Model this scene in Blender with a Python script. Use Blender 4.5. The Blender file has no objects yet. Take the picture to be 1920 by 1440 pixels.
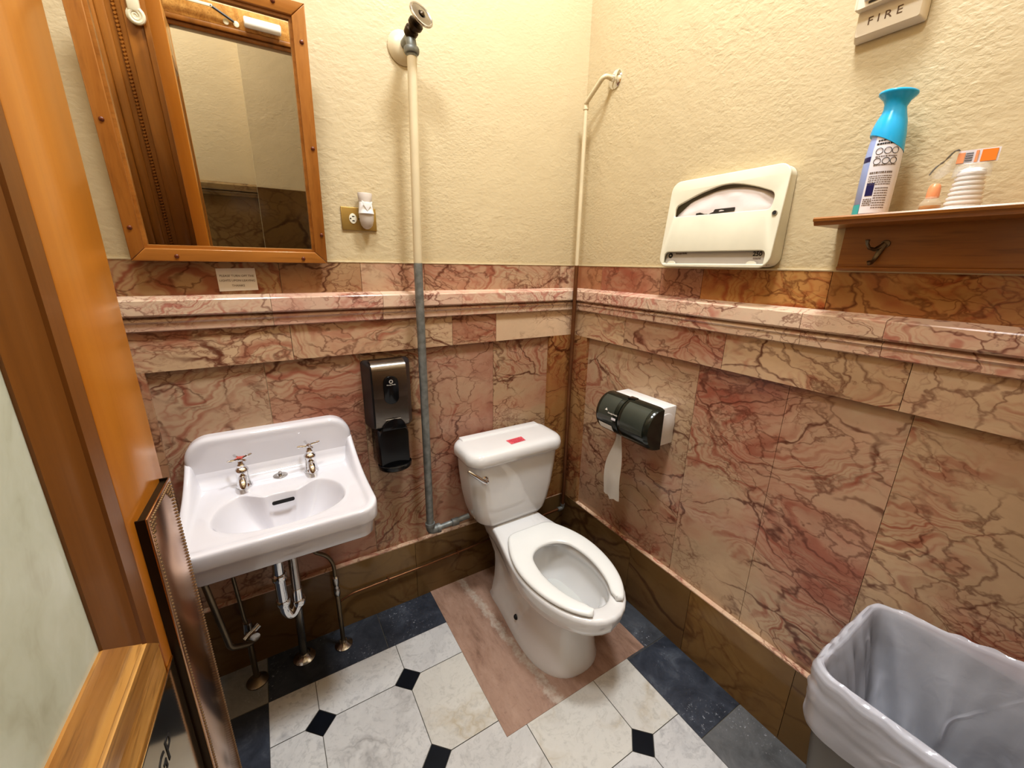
import bpy, bmesh, math, random
from mathutils import Vector, Matrix, noise as mnoise
random.seed(7)
PI = math.pi
sc = bpy.context.scene
COL = sc.collection

# ------------------------------------------------------------------ materials
class NT:
    def __init__(s, name):
        s.m = bpy.data.materials.new(name); s.m.use_nodes = True
        s.t = s.m.node_tree; s.t.nodes.clear()
        s.out = s.n('ShaderNodeOutputMaterial')
        s.b = s.n('ShaderNodeBsdfPrincipled')
        s.l(s.b.outputs[0], s.out.inputs[0])
    def n(s, typ, **kw):
        x = s.t.nodes.new(typ)
        for k, v in kw.items():
            if k.startswith('i_'):
                x.inputs[k[2:].replace('_', ' ')].default_value = v
            else: setattr(x, k, v)
        return x
    def l(s, a, b): s.t.links.new(a, b)
    def setp(s, **kw):
        for k, v in kw.items(): s.b.inputs[k.replace('_', ' ')].default_value = v
    def ramp(s, fac, stops, interp='LINEAR'):
        r = s.n('ShaderNodeValToRGB'); r.color_ramp.interpolation = interp
        e = r.color_ramp.elements
        while len(e) < len(stops): e.new(0.5)
        for i, (p, c) in enumerate(stops):
            e[i].position = p
            e[i].color = (c if len(c) == 4 else (*c, 1)) if not isinstance(c, (int, float)) else (c, c, c, 1)
        s.l(fac, r.inputs[0]); return r.outputs[0]
    def math(s, op, a, b=None, clamp=False):
        x = s.n('ShaderNodeMath', operation=op, use_clamp=clamp)
        for i, v in enumerate((a, b)):
            if v is None: continue
            if isinstance(v, (int, float)): x.inputs[i].default_value = v
            else: s.l(v, x.inputs[i])
        return x.outputs[0]
    def vmath(s, op, a, b=None):
        x = s.n('ShaderNodeVectorMath', operation=op)
        for i, v in enumerate((a, b)):
            if v is None: continue
            if isinstance(v, (tuple, list)): x.inputs[i].default_value = v
            elif isinstance(v, (int, float)): x.inputs['Scale'].default_value = v
            else: s.l(v, x.inputs[i])
        return x.outputs[0]
    def vscale(s, a, k):
        x = s.n('ShaderNodeVectorMath', operation='SCALE'); s.l(a, x.inputs[0]); x.inputs['Scale'].default_value = k
        return x.outputs[0]
    def mix(s, fac, a, b, typ='MIX'):
        x = s.n('ShaderNodeMix', data_type='RGBA', blend_type=typ)
        for k, v in ((0, fac), (6, a), (7, b)):
            if isinstance(v, (int, float)): x.inputs[k].default_value = v
            elif isinstance(v, (tuple, list)): x.inputs[k].default_value = v if len(v) == 4 else (*v, 1)
            else: s.l(v, x.inputs[k])
        return x.outputs[2]
    def noise(s, vec, scale, detail=4, rough=.5, dist=0, out='Fac'):
        x = s.n('ShaderNodeTexNoise'); x.inputs['Scale'].default_value = scale
        x.inputs['Detail'].default_value = detail; x.inputs['Roughness'].default_value = rough
        x.inputs['Distortion'].default_value = dist
        if vec is not None: s.l(vec, x.inputs['Vector'])
        return x.outputs[out]
    def voro(s, vec, scale, feature='DISTANCE_TO_EDGE', out='Distance'):
        x = s.n('ShaderNodeTexVoronoi', feature=feature); x.inputs['Scale'].default_value = scale
        s.l(vec, x.inputs['Vector']); return x.outputs[out]
    def bump(s, h, strength, dist=.01):
        x = s.n('ShaderNodeBump'); x.inputs['Strength'].default_value = strength
        x.inputs['Distance'].default_value = dist; s.l(h, x.inputs['Height'])
        s.l(x.outputs[0], s.b.inputs['Normal'])
    def obj(s): return s.n('ShaderNodeTexCoord').outputs['Object']
    def attr(s, name, out='Color'):
        return s.n('ShaderNodeAttribute', attribute_name=name).outputs[out]
    def mapping(s, v, rot=(0, 0, 0), scale=(1, 1, 1)):
        x = s.n('ShaderNodeMapping'); x.inputs['Rotation'].default_value = rot; x.inputs['Scale'].default_value = scale
        s.l(v, x.inputs['Vector']); return x.outputs[0]

def simple(name, col, rough=.5, metal=0, var=.06, scale=9, spec=.5, coat=0, bump=0, bscale=60):
    t = NT(name); o = t.obj()
    f = t.noise(o, scale, 3)
    a = tuple(max(0, c * (1 - var)) for c in col); b = tuple(min(1, c * (1 + var)) for c in col)
    t.l(t.ramp(f, [(.3, a), (.7, b)]), t.b.inputs['Base Color'])
    t.setp(Roughness=rough, Metallic=metal); t.b.inputs['Specular IOR Level'].default_value = spec
    t.b.inputs['Coat Weight'].default_value = coat
    if bump: t.bump(t.noise(o, bscale, 3), bump, .004)
    return t.m

def marble(name, beige, pink, red, vein, rough=.14, vs=1.0, dens=1.0, contour=1.0):
    t = NT(name); o = t.obj()
    sl = t.attr('slab'); tn = t.attr('tint')
    sep = t.n('ShaderNodeSeparateColor'); t.l(tn, sep.inputs[0])
    p = t.vmath('ADD', o, t.vscale(sl, 9.0))
    p = t.mapping(p, (.8, .75, .3), (1, 1, 1.5))
    w = t.noise(p, 1.7 * vs, 5, .55, 0, 'Color')
    p1 = t.vmath('ADD', p, t.vscale(t.vmath('SUBTRACT', w, (.5, .5, .5)), .55))
    w2 = t.noise(p1, 9 * vs, 3, .6, 0, 'Color')
    p2 = t.vmath('ADD', p1, t.vscale(t.vmath('SUBTRACT', w2, (.5, .5, .5)), .06))
    base = t.noise(p2, 1.7 * vs, 7, .60)
    redm = t.math('ADD', base, t.math('MULTIPLY', t.math('SUBTRACT', sep.outputs[1], .5), .30))
    c = t.ramp(redm, [(.30, tuple(x * 1.08 for x in beige)), (.44, tuple(x * .94 for x in beige)), (.52, tuple((x + y) / 2 for x, y in zip(beige, pink))), (.60, pink), (.74, red)])
    c = t.mix(t.ramp(t.noise(p2, 9 * vs, 7, .7), [(.35, .0), (.7, .35)]), c, tuple(x * .72 for x in beige))
    # agate-like contour bands, in patches
    A = t.noise(p1, 1.25 * vs, 2, .45)
    msk = t.ramp(t.noise(p, 2.3 * vs, 4, .6), [(.45, 0), (.56, 1)])
    pp = t.math('PINGPONG', t.math('MULTIPLY', A, 22.0), .5)
    ln = t.ramp(pp, [(0, 1), (.07, .8), (.16, 0)])
    c = t.mix(t.math('MULTIPLY', t.math('MULTIPLY', ln, msk), .80 * contour), c, red)
    pp2 = t.math('PINGPONG', t.math('MULTIPLY', A, 78.0), .5)
    ln2 = t.ramp(pp2, [(0, 1), (.2, .3), (.3, 0)])
    c = t.mix(t.math('MULTIPLY', t.math('MULTIPLY', ln2, msk), .50 * contour), c, tuple(x * 1.1 for x in red))
    # cracks, broken and of uneven width
    wd = t.noise(p, 5 * vs, 3)
    d1 = t.math('SUBTRACT', t.voro(p2, 3.0 * vs * dens), t.math('MULTIPLY', t.math('SUBTRACT', wd, .5), .045))
    v1 = t.ramp(d1, [(0, 1), (.008, .7), (.022, 0)])
    m1 = t.ramp(t.noise(p, 3.3 * vs, 3), [(.40, .0), (.55, 1)])
    c = t.mix(t.math('MULTIPLY', t.math('MULTIPLY', v1, m1), .85), c, vein)
    p3 = t.vmath('ADD', p2, t.vscale(t.vmath('SUBTRACT', t.noise(p, 22 * vs, 3, .6, 0, 'Color'), (.5, .5, .5)), .05))
    v2 = t.ramp(t.voro(t.mapping(p3, (0, 0, 0), (1, 1, .6)), 8.5 * vs * dens), [(0, 1), (.018, .7), (.05, 0)])
    m2 = t.ramp(t.noise(p, 2.4 * vs, 5, .6), [(.43, 0), (.54, 1)])
    c = t.mix(t.math('MULTIPLY', t.math('MULTIPLY', v2, m2), .62), c, vein)
    v3 = t.ramp(t.voro(p3, 21 * vs * dens), [(0, 1), (.03, .5), (.09, 0)])
    m3 = t.ramp(t.noise(t.vmath('ADD', p, (4, 2, 7)), 3.0 * vs, 5, .6), [(.50, 0), (.62, 1)])
    c = t.mix(t.math('MULTIPLY', t.math('MULTIPLY', v3, m3), .7), c, tuple(x * 1.4 for x in vein))
    c = t.mix(t.ramp(t.noise(p2, 30 * vs, 6, .75), [(.62, 0), (.78, .25)]), c, vein)
    # slab tint
    c = t.mix(sep.outputs[0], c, t.mix(1, c, (.90, .62, .20), 'MULTIPLY'))
    br = t.n('ShaderNodeCombineColor')
    k = t.math('MULTIPLY', sep.outputs[2], 2.0)
    for i in range(3): t.l(k, br.inputs[i])
    c = t.mix(1, c, br.outputs[0], 'MULTIPLY')
    t.l(c, t.b.inputs['Base Color']); t.setp(Roughness=rough)
    t.b.inputs['Specular IOR Level'].default_value = .35
    return t.m

def wood(name, dark, light, axis='z', scale=1., rough=.25, coat=.3, grain=1., fig=.5):
    t = NT(name); o = t.obj()
    k = {'x': (.06, 1, 1), 'y': (1, .06, 1), 'z': (1, 1, .06)}[axis]
    p = t.mapping(o, (0, 0, 0), tuple(a * scale for a in k))
    a = t.noise(p, 14, 6, .6, 1.2)
    b = t.noise(p, 90, 4, .65)
    c = t.ramp(a, [(.32, dark), (.62, light)])
    c = t.mix(t.math('MULTIPLY', t.ramp(b, [(.5, 0), (.72, 1)]), .45 * grain), c, tuple(x * .45 for x in dark))
    c = t.mix(fig * .5, c, t.ramp(t.noise(o, 3.5, 3), [(.3, tuple(x * .8 for x in dark)), (.7, light)]))
    t.l(c, t.b.inputs['Base Color']); t.setp(Roughness=rough)
    t.b.inputs['Coat Weight'].default_value = coat; t.b.inputs['Coat Roughness'].default_value = .12
    t.bump(b, .06 * grain, .002)
    return t.m

def plaster(name, col):
    t = NT(name); o = t.obj()
    big = t.noise(o, 1.3, 3)
    c = t.ramp(big, [(.3, tuple(x * .95 for x in col)), (.7, tuple(min(1, x * 1.03) for x in col))])
    t.l(c, t.b.inputs['Base Color']); t.setp(Roughness=.42); t.b.inputs['Specular IOR Level'].default_value = .3
    p = t.mapping(o, (.35, .3, .2), (1, 1, 1.5))
    h1 = t.noise(p, 75, 3, .5, .3)
    m = t.ramp(t.noise(o, 2.2, 4, .6), [(.42, .12), (.64, 1)])
    m2 = t.ramp(t.noise(t.vmath('ADD', o, (3, 5, 1)), 3.1, 4, .6), [(.45, .1), (.66, 1)])
    h2 = t.noise(p, 30, 3, .5, .8)
    h3 = t.noise(o, 6, 3)
    h = t.math('ADD', t.math('MULTIPLY', t.math('MULTIPLY', h1, t.math('ADD', m, .25)), .30),
               t.math('ADD', t.math('MULTIPLY', t.math('MULTIPLY', h2, m2), .45), t.math('MULTIPLY', h3, .7)))
    t.bump(h, .48, .012)
    return t.m

M = {}
M['plaster'] = plaster('cream_plaster', (.555, .45, .285))
M['ceiling'] = plaster('ceiling_plaster', (.83, .76, .62))
BE, PK, RD, VN = (.54, .39, .262), (.46, .25, .172), (.31, .105, .068), (.11, .036, .022)
M['marble'] = marble('veined_pink_marble', BE, PK, RD, VN)
M['marble_light'] = marble('pale_pink_marble', (.64, .49, .37), (.60, .39, .30), (.42, .17, .13), (.16, .055, .04), vs=1.4)
M['marble_brown'] = marble('brown_marble', (.235, .155, .070), (.19, .115, .048), (.13, .06, .025), (.085, .042, .018), vs=.6, contour=.3, rough=.1, dens=.8)

def white_marble():
    t = NT('white_floor_marble'); o = t.obj(); p = t.vmath('ADD', o, t.vscale(t.attr('slab'), 7.))
    w = t.noise(p, 3, 5, .6, 0, 'Color')
    p1 = t.vmath('ADD', p, t.vscale(t.vmath('SUBTRACT', w, (.5, .5, .5)), .5))
    sep = t.n('ShaderNodeSeparateColor'); t.l(t.attr('tint'), sep.inputs[0])
    c = t.ramp(t.noise(p1, 2.5, 7, .65), [(.3, (.50, .49, .49)), (.55, (.62, .61, .60)), (.8, (.67, .655, .63))])
    v = t.ramp(t.voro(p1, 2.6), [(0, 1), (.012, .6), (.07, 0)])
    m = t.ramp(t.noise(p, 4, 3), [(.42, 0), (.62, 1)])
    vc = t.mix(sep.outputs[0], (.30, .30, .32), (.33, .24, .13))
    c = t.mix(t.math('MULTIPLY', t.math('MULTIPLY', v, m), .85), c, vc)
    c = t.mix(t.ramp(t.noise(p1, 34, 5, .7), [(.50, 0), (.72, .55)]), c, (.27, .27, .28))
    c = t.mix(t.math('MULTIPLY', sep.outputs[0], .30), c, (.60, .545, .42))
    t.l(c, t.b.inputs['Base Color']); t.setp(Roughness=.3); return t.m
M['white_marble'] = white_marble()
def slate():
    t = NT('blue_grey_floor_marble'); o = t.obj(); p = t.vmath('ADD', o, t.vscale(t.attr('slab'), 7.))
    sep = t.n('ShaderNodeSeparateColor'); t.l(t.attr('tint'), sep.inputs[0])
    c = t.ramp(t.noise(p, 9, 7, .7, .6), [(.3, (.022, .026, .036)), (.55, (.055, .064, .084)), (.78, (.13, .145, .17))])
    c = t.mix(sep.outputs[0], c, t.ramp(t.noise(p, 9, 6, .7, .6), [(.3, (.17, .17, .165)), (.7, (.30, .29, .27))]))
    s = t.ramp(t.noise(p, 95, 4, .75), [(.60, 0), (.70, 1)])
    m = t.ramp(t.noise(p, 5, 4), [(.46, 0), (.62, 1)])
    c = t.mix(t.math('MULTIPLY', s, m), c, (.50, .52, .56))
    t.l(c, t.b.inputs['Base Color']); t.setp(Roughness=.28); return t.m
M['slate'] = slate()
M['black_tile'] = simple('black_floor_marble', (.006, .008, .013), .4, var=.3, spec=.25)
M['grout'] = simple('floor_grout', (.16, .145, .12), .8)
def patch():
    t = NT('worn_pink_stone'); o = t.obj()
    p = t.mapping(o, (0, 0, .10), (1, .30, 1))
    a = t.noise(p, 20, 8, .75, .3)
    c = t.ramp(a, [(.3, (.17, .095, .065)), (.48, (.33, .205, .15)), (.72, (.45, .305, .235))])
    c = t.mix(t.ramp(t.noise(o, 4, 5, .6), [(.35, 0), (.65, .55)]), c, (.40, .265, .20))
    x = t.n('ShaderNodeSeparateXYZ'); t.l(o, x.inputs[0])
    # worn chalky strip beside the pedestal
    d = t.math('ABSOLUTE', t.math('ADD', t.math('ADD', t.math('ADD', x.outputs[0], .645), t.math('MULTIPLY', x.outputs[1], .085)), t.math('MULTIPLY', t.math('SUBTRACT', t.noise(o, 14, 6, .75), .5), .10)))
    e = t.ramp(d, [(0, 1), (.013, .9), (.022, 0)])
    e = t.math('MULTIPLY', e, t.ramp(t.noise(o, 40, 5, .7), [(.35, .25), (.6, 1)]))
    c = t.mix(t.math('MULTIPLY', e, .75), c, (.52, .46, .39))
    c = t.mix(t.ramp(t.noise(o, 60, 5, .75), [(.58, 0), (.75, .5)]), c, (.12, .07, .05))
    t.l(c, t.b.inputs['Base Color']); t.setp(Roughness=.45); t.bump(t.noise(p, 30, 5), .25, .004); return t.m
M['patch'] = patch()

M['door_wood'] = wood('honey_varnished_wood', (.46, .165, .014), (.58, .235, .03), 'z', .6, .28, .25, .25, .6)
M['door_dark'] = wood('brown_varnished_wood', (.17, .062, .009), (.28, .110, .019), 'z', .8, .38, .12, .5)
M['door_rail'] = wood('oak_rail_wood', (.36, .15, .03), (.60, .33, .10), 'y', 1.6, .3, .4, 1.9)
M['casing'] = wood('casing_wood', (.22, .075, .010), (.36, .14, .022), 'z', .8, .3, .3, .5)
M['oak'] = wood('mirror_oak', (.27, .095, .016), (.42, .175, .038), 'z', 1., .3, .25, 1.)
M['oak_x'] = wood('mirror_oak_rail', (.29, .105, .018), (.45, .19, .042), 'x', 1., .3, .25, 1.)
M['shelf'] = wood('shelf_oak', (.24, .085, .014), (.37, .155, .032), 'y', 1.3, .32, .2, 1.4)
M['plug'] = simple('dark_wood_plug', (.13, .03, .01), .35)
M['porcelain'] = simple('white_porcelain', (.76, .75, .745), .07, var=.015, coat=.5)
M['porcelain_sink'] = simple('white_sink_porcelain', (.70, .682, .72), .08, var=.02, coat=.5)
M['seat'] = simple('white_seat_plastic', (.83, .835, .82), .16, var=.01)
M['water'] = simple('toilet_water', (.62, .62, .60), .02, var=.02)
M['chrome'] = simple('chrome', (.78, .78, .79), .07, 1, var=.03)
M['chrome_dull'] = simple('tarnished_chrome', (.46, .44, .42), .22, 1, var=.15)
M['brass_old'] = simple('dull_brass_pipe', (.20, .16, .11), .38, .9, var=.2)
M['copper'] = simple('dull_copper', (.22, .10, .045), .4, .7, var=.2)
M['galv'] = simple('galvanised_steel', (.24, .25, .24), .5, .5, var=.25, scale=40)
M['cream_paint'] = simple('cream_pipe_paint', (.62, .52, .35), .35)
M['bronze'] = simple('polished_bronze', (.60, .38, .25), .2, 1, var=.05, scale=4)
M['bronze_dark'] = simple('dark_bronze', (.045, .028, .014), .35, .7)
M['bead'] = simple('worn_bronze_bead', (.30, .21, .13), .35, .8)
M['brass'] = simple('polished_brass_plate', (.52, .42, .27), .10, 1, var=.04)
M['brass_edge'] = simple('bright_brass_edge', (.85, .70, .48), .2, 1)
M['brass_cover'] = simple('brass_switch_plate', (.46, .32, .11), .32, .75, var=.04)
M['ivory'] = simple('ivory_plastic', (.73, .69, .555), .28)
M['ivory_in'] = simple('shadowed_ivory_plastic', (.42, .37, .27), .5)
M['white_plastic'] = simple('white_plastic', (.80, .78, .77), .3, var=.02)
M['grey_plastic'] = simple('grey_plastic', (.56, .49, .43), .4, var=.04)
M['off_plastic'] = simple('off_white_strobe_plastic', (.70, .61, .48), .4)
M['black_plastic'] = simple('black_plastic', (.008, .008, .009), .12, var=.1)
M['dark_plastic'] = simple('charcoal_plastic', (.028, .024, .024), .35, var=.1)
M['smoke'] = simple('smoked_dark_plastic', (.016, .019, .014), .16, var=.1)
M['smoke_light'] = simple('smoked_green_grey_plastic', (.055, .062, .05), .2, var=.1)
M['ink'] = simple('black_ink', (.012, .011, .012), .6)
M['ink_brown'] = simple('brown_ink', (.12, .065, .03), .6)
M['ink_soft'] = simple('faded_ink', (.19, .14, .11), .7)
M['paper'] = simple('white_paper', (.72, .66, .60), .8, var=.03)
M['tissue'] = simple('toilet_tissue', (.86, .82, .76), .9, var=.03, bump=.3)
M['box_grey'] = simple('printed_carton', (.50, .455, .42), .5)
M['pack'] = simple('white_wrapped_pack', (.72, .64, .62), .35, bump=.5, bscale=14)
M['red_sticker'] = simple('pink_red_sticker', (.70, .13, .16), .4)
M['red_ink'] = simple('red_ink', (.42, .02, .05), .5)
M['red_handle'] = simple('red_index', (.50, .10, .08), .3)
M['cyan'] = simple('turquoise_plastic', (.02, .42, .78), .25, var=.03)
M['lavender'] = simple('lavender_can', (.34, .42, .72), .3)
M['teal'] = simple('teal_print', (.05, .38, .40), .35)
M['navy'] = simple('navy_print', (.012, .012, .10), .35)
M['label_white'] = simple('white_label', (.76, .73, .78), .35, var=.02)
M['orange'] = simple('orange_card', (.85, .25, .03), .45)
M['peach'] = simple('peach_plastic', (.85, .36, .18), .35)
M['amber'] = simple('amber_gel', (.55, .23, .03), .15)
M['steel_can'] = simple('trash_can_grey', (.105, .095, .08), .45, var=.05)
M['lens'] = simple('strobe_lens', (.62, .60, .58), .1)
def brushed():
    t = NT('brushed_steel'); o = t.obj(); p = t.mapping(o, (0, 0, 0), (1, 1, 40))
    n = t.noise(p, 20, 3)
    t.l(t.ramp(n, [(.3, (.38, .34, .30)), (.7, (.52, .475, .43))]), t.b.inputs['Base Color'])
    t.setp(Metallic=1, Roughness=.26); t.bump(n, .05, .001); return t.m
M['steel'] = brushed()
def glassmat():
    t = NT('marbled_opal_glass'); o = t.obj()
    w = t.noise(o, 2.2, 5, .6, 0, 'Color')
    p = t.vmath('ADD', o, t.vscale(t.vmath('SUBTRACT', w, (.5, .5, .5)), .6))
    p = t.mapping(p, (.5, 0, 0), (1, 1, .55))
    c = t.ramp(t.noise(p, 3.2, 6, .62), [(.28, (.44, .43, .32)), (.42, (.62, .65, .54)), (.60, (.74, .78, .70)), (.8, (.84, .87, .83))])
    t.l(c, t.b.inputs['Base Color']); t.setp(Roughness=.22); return t.m
M['opal'] = glassmat()
def mirrormat():
    t = NT('mirror_glass'); t.setp(Metallic=1, Roughness=.012)
    t.l(t.ramp(t.noise(t.obj(), 3, 2), [(.3, (.80, .785, .73)), (.7, (.84, .82, .77))]), t.b.inputs['Base Color']); return t.m
M['mirror'] = mirrormat()
def film(name, col, alpha, rough=.2, trans=.3, crumple=False):
    t = NT(name); o = t.obj()
    tr = t.n('ShaderNodeBsdfTransparent'); tl = t.n('ShaderNodeBsdfTranslucent')
    tl.inputs[0].default_value = (*col, 1)
    t.l(t.ramp(t.noise(o, 7, 4), [(.3, tuple(c * .93 for c in col)), (.7, col)]), t.b.inputs['Base Color'])
    t.setp(Roughness=rough)
    m1 = t.n('ShaderNodeMixShader'); m1.inputs[0].default_value = trans
    t.l(t.b.outputs[0], m1.inputs[1]); t.l(tl.outputs[0], m1.inputs[2])
    m2 = t.n('ShaderNodeMixShader')
    al = t.ramp(t.noise(o, 5, 3), [(.35, alpha - .06), (.65, alpha + .06)])
    if crumple:
        q = t.vmath('ADD', o, t.vscale(t.noise(o, 4, 2, .5, 0, 'Color'), .45)); q = t.mapping(q, (.25, .2, .4), (1, 1.2, .38))
        cr = t.math('MULTIPLY', t.ramp(t.voro(q, 5.0), [(0, 1), (.02, .7), (.07, 0)]), t.ramp(t.noise(o, 7, 3), [(.45, 0), (.65, 1)]))
        al = t.math('ADD', al, t.math('MULTIPLY', cr, .30), True)
    t.l(al, m2.inputs[0])
    t.l(tr.outputs[0], m2.inputs[1]); t.l(m1.outputs[0], m2.inputs[2])
    t.l(m2.outputs[0], t.out.inputs[0])
    if crumple:
        t.bump(t.math('ADD', t.math('MULTIPLY', cr, .35), t.math('ADD', t.math('MULTIPLY', t.noise(q, 6, 2), 1.0), t.math('MULTIPLY', t.noise(o, 38, 3, .5, .8), .16))), .38, .014)
    else: t.bump(t.noise(o, 26, 5, .6, 1.), .5, .006)
    return t.m
M['liner'] = film('plastic_bin_liner', (.88, .89, .98), .62, .10, .40, True)
M['film'] = film('clear_plastic_film', (.8, .8, .8), .25, .1, .2)
M['film_dark'] = film('dark_torn_film', (.10, .09, .09), .6, .3, .1)
M['clear'] = film('clear_bottle_plastic', (.9, .85, .7), .22, .05, .2)

# ------------------------------------------------------------------ mesh helpers
def newbm(): return bmesh.new()
def box(bm, x0, x1, y0, y1, z0, z1, bev=0, seg=2, mi=0, mat=None):
    r = bmesh.ops.create_cube(bm, size=1)
    vs = r['verts']
    for v in vs:
        v.co = Vector((x0 + (v.co.x + .5) * (x1 - x0), y0 + (v.co.y + .5) * (y1 - y0), z0 + (v.co.z + .5) * (z1 - z0)))
        if mat: v.co = mat @ v.co
    fs = list({f for v in vs for f in v.link_faces})
    for f in fs: f.material_index = mi
    if bev:
        es = list({e for v in vs for e in v.link_edges})
        rb = bmesh.ops.bevel(bm, geom=es, offset=bev, segments=seg, affect='EDGES', profile=.5)
        for f in rb['faces']: f.material_index = mi
        vs = list({v for f in rb['faces'] for v in f.verts} | {v for v in vs if v.is_valid})
    return vs
def loft(bm, rings, cap0=True, cap1=True, closed=True, mi=0, mat=None):
    R = []
    for ring in rings:
        R.append([bm.verts.new(mat @ Vector(p) if mat else Vector(p)) for p in ring])
    n = len(R[0]); fs = []
    for a, b in zip(R, R[1:]):
        for i in range(n if closed else n - 1):
            j = (i + 1) % n
            fs.append(bm.faces.new((a[i], a[j], b[j], b[i])))
    if cap0: fs.append(bm.faces.new(list(reversed(R[0]))))
    if cap1: fs.append(bm.faces.new(R[-1]))
    for f in fs: f.material_index = mi
    return R
def lathe(bm, prof, mat=None, seg=28, cap0=True, cap1=True, mi=0):
    rings = [[(r * math.cos(2 * PI * k / seg), r * math.sin(2 * PI * k / seg), z) for k in range(seg)] for r, z in prof]
    return loft(bm, rings, cap0, cap1, True, mi, mat)
def fillet(pts, rad, n=6):
    P = [Vector(p) for p in pts]; out = [P[0]]
    for a, b, c in zip(P, P[1:], P[2:]):
        u = (a - b); w = (c - b); r = min(rad, u.length * .48, w.length * .48)
        p0 = b + u.normalized() * r; p1 = b + w.normalized() * r
        for k in range(n + 1):
            t = k / n; out.append(p0 * (1 - t) ** 2 + b * 2 * t * (1 - t) + p1 * t * t)
    out.append(P[-1]); return out
def tube(bm, pts, r, seg=14, rad=0, mi=0, cap=True):
    P = fillet(pts, rad) if rad else [Vector(p) for p in pts]
    rr = r if isinstance(r, (list, tuple)) else None
    rings = []; ref = None
    for i, p in enumerate(P):
        d = (P[min(i + 1, len(P) - 1)] - P[max(i - 1, 0)]).normalized()
        if ref is None:
            ref = Vector((0, 0, 1)) if abs(d.z) < .9 else Vector((1, 0, 0))
        u = (ref - d * ref.dot(d)).normalized(); ref = u; w = d.cross(u)
        q = rr[i] if rr else r
        rings.append([p + u * q * math.cos(2 * PI * k / seg) + w * q * math.sin(2 * PI * k / seg) for k in range(seg)])
    loft(bm, rings, cap, cap, True, mi)
def prism(bm, pts, d0, d1, mat, mi=0, bev=0):
    """2D polygon (a,b) extruded from d0 to d1 along local z of mat"""
    b0 = [bm.verts.new(mat @ Vector((a, b, d0))) for a, b in pts]
    b1 = [bm.verts.new(mat @ Vector((a, b, d1))) for a, b in pts]
    n = len(pts); fs = [bm.faces.new(list(reversed(b0))), bm.faces.new(b1)]
    for i in range(n): fs.append(bm.faces.new((b0[i], b0[(i + 1) % n], b1[(i + 1) % n], b1[i])))
    for f in fs: f.material_index = mi
    if bev:
        es = list({e for f in fs[:2] for e in f.edges})
        bmesh.ops.bevel(bm, geom=es, offset=bev, segments=3, affect='EDGES', profile=.5)
def rrect(x0, x1, y0, y1, r, n=6):
    out = []
    for cx, cy, a0 in ((x1 - r, y1 - r, 0), (x0 + r, y1 - r, 90), (x0 + r, y0 + r, 180), (x1 - r, y0 + r, 270)):
        for k in range(n + 1):
            a = math.radians(a0 + 90 * k / n); out.append((cx + r * math.cos(a), cy + r * math.sin(a)))
    return out
def finish(bm, name, mats, parent=None, smooth=40, recalc=True):
    if recalc: bmesh.ops.recalc_face_normals(bm, faces=bm.faces[:])
    me = bpy.data.meshes.new(name); bm.to_mesh(me); bm.free()
    for m in (mats if isinstance(mats, (list, tuple)) else [mats]): me.materials.append(M[m] if isinstance(m, str) else m)
    if smooth:
        for p in me.polygons: p.use_smooth = True
        me.set_sharp_from_angle(angle=math.radians(smooth))
    o = bpy.data.objects.new(name, me); COL.objects.link(o)
    if parent: attach(o, parent)
    return o
def attach(o, parent):
    p = parent; loc = Vector((0, 0, 0)); 
    while p: loc += p.location; p = None if p.parent is None else None
    base = parent if parent.type == 'EMPTY' else None
    o.parent = parent
    if base: o.matrix_parent_inverse = Matrix.Translation(-base.location)
def thing(name, label, cat, loc=(0, 0, 0), group=None):
    o = bpy.data.objects.new(name, None); COL.objects.link(o); o.location = loc; o.empty_display_size = .05
    o['label'] = label; o['category'] = cat
    if group: o['group'] = group
    return o
def tag(o, label, cat, group=None):
    o['label'] = label; o['category'] = cat
    if group: o['group'] = group
    return o
def struct(o, label=None):
    o['kind'] = 'structure'
    if label: o['label'] = label
    return o
def text(name, body, mat, M4, size, parent, align='CENTER', ext=.0004, sx=1.0, bold=0):
    cu = bpy.data.curves.new(name + '_c', 'FONT'); cu.body = body; cu.size = size; cu.extrude = ext
    cu.align_x = align; cu.align_y = 'CENTER'; cu.resolution_u = 3; cu.offset = bold
    to = bpy.data.objects.new(name + '_t', cu); COL.objects.link(to)
    dg = bpy.context.evaluated_depsgraph_get()
    me = bpy.data.meshes.new_from_object(to.evaluated_get(dg))
    bpy.data.objects.remove(to)
    me.transform(M4 @ Matrix.Diagonal((sx, 1, 1, 1))); me.materials.clear(); me.materials.append(M[mat]); me.name = name
    o = bpy.data.objects.new(name, me); COL.objects.link(o)
    if parent: attach(o, parent)
    return o
def frame(o, x, y, z=None):
    x = Vector(x).normalized(); y = Vector(y).normalized(); z = x.cross(y)
    return Matrix(((x.x, y.x, z.x, o[0]), (x.y, y.y, z.y, o[1]), (x.z, y.z, z.z, o[2]), (0, 0, 0, 1)))
# local frames of the two seen walls: local x along the wall (left to right as seen), local y up, local z into the room
WA = frame((0, 0, 0), (1, 0, 0), (0, 0, 1))        # z = (0,-1,0)
WB = frame((0, 0, 0), (0, -1, 0), (0, 0, 1))       # z = (-1,0,0)

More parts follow.
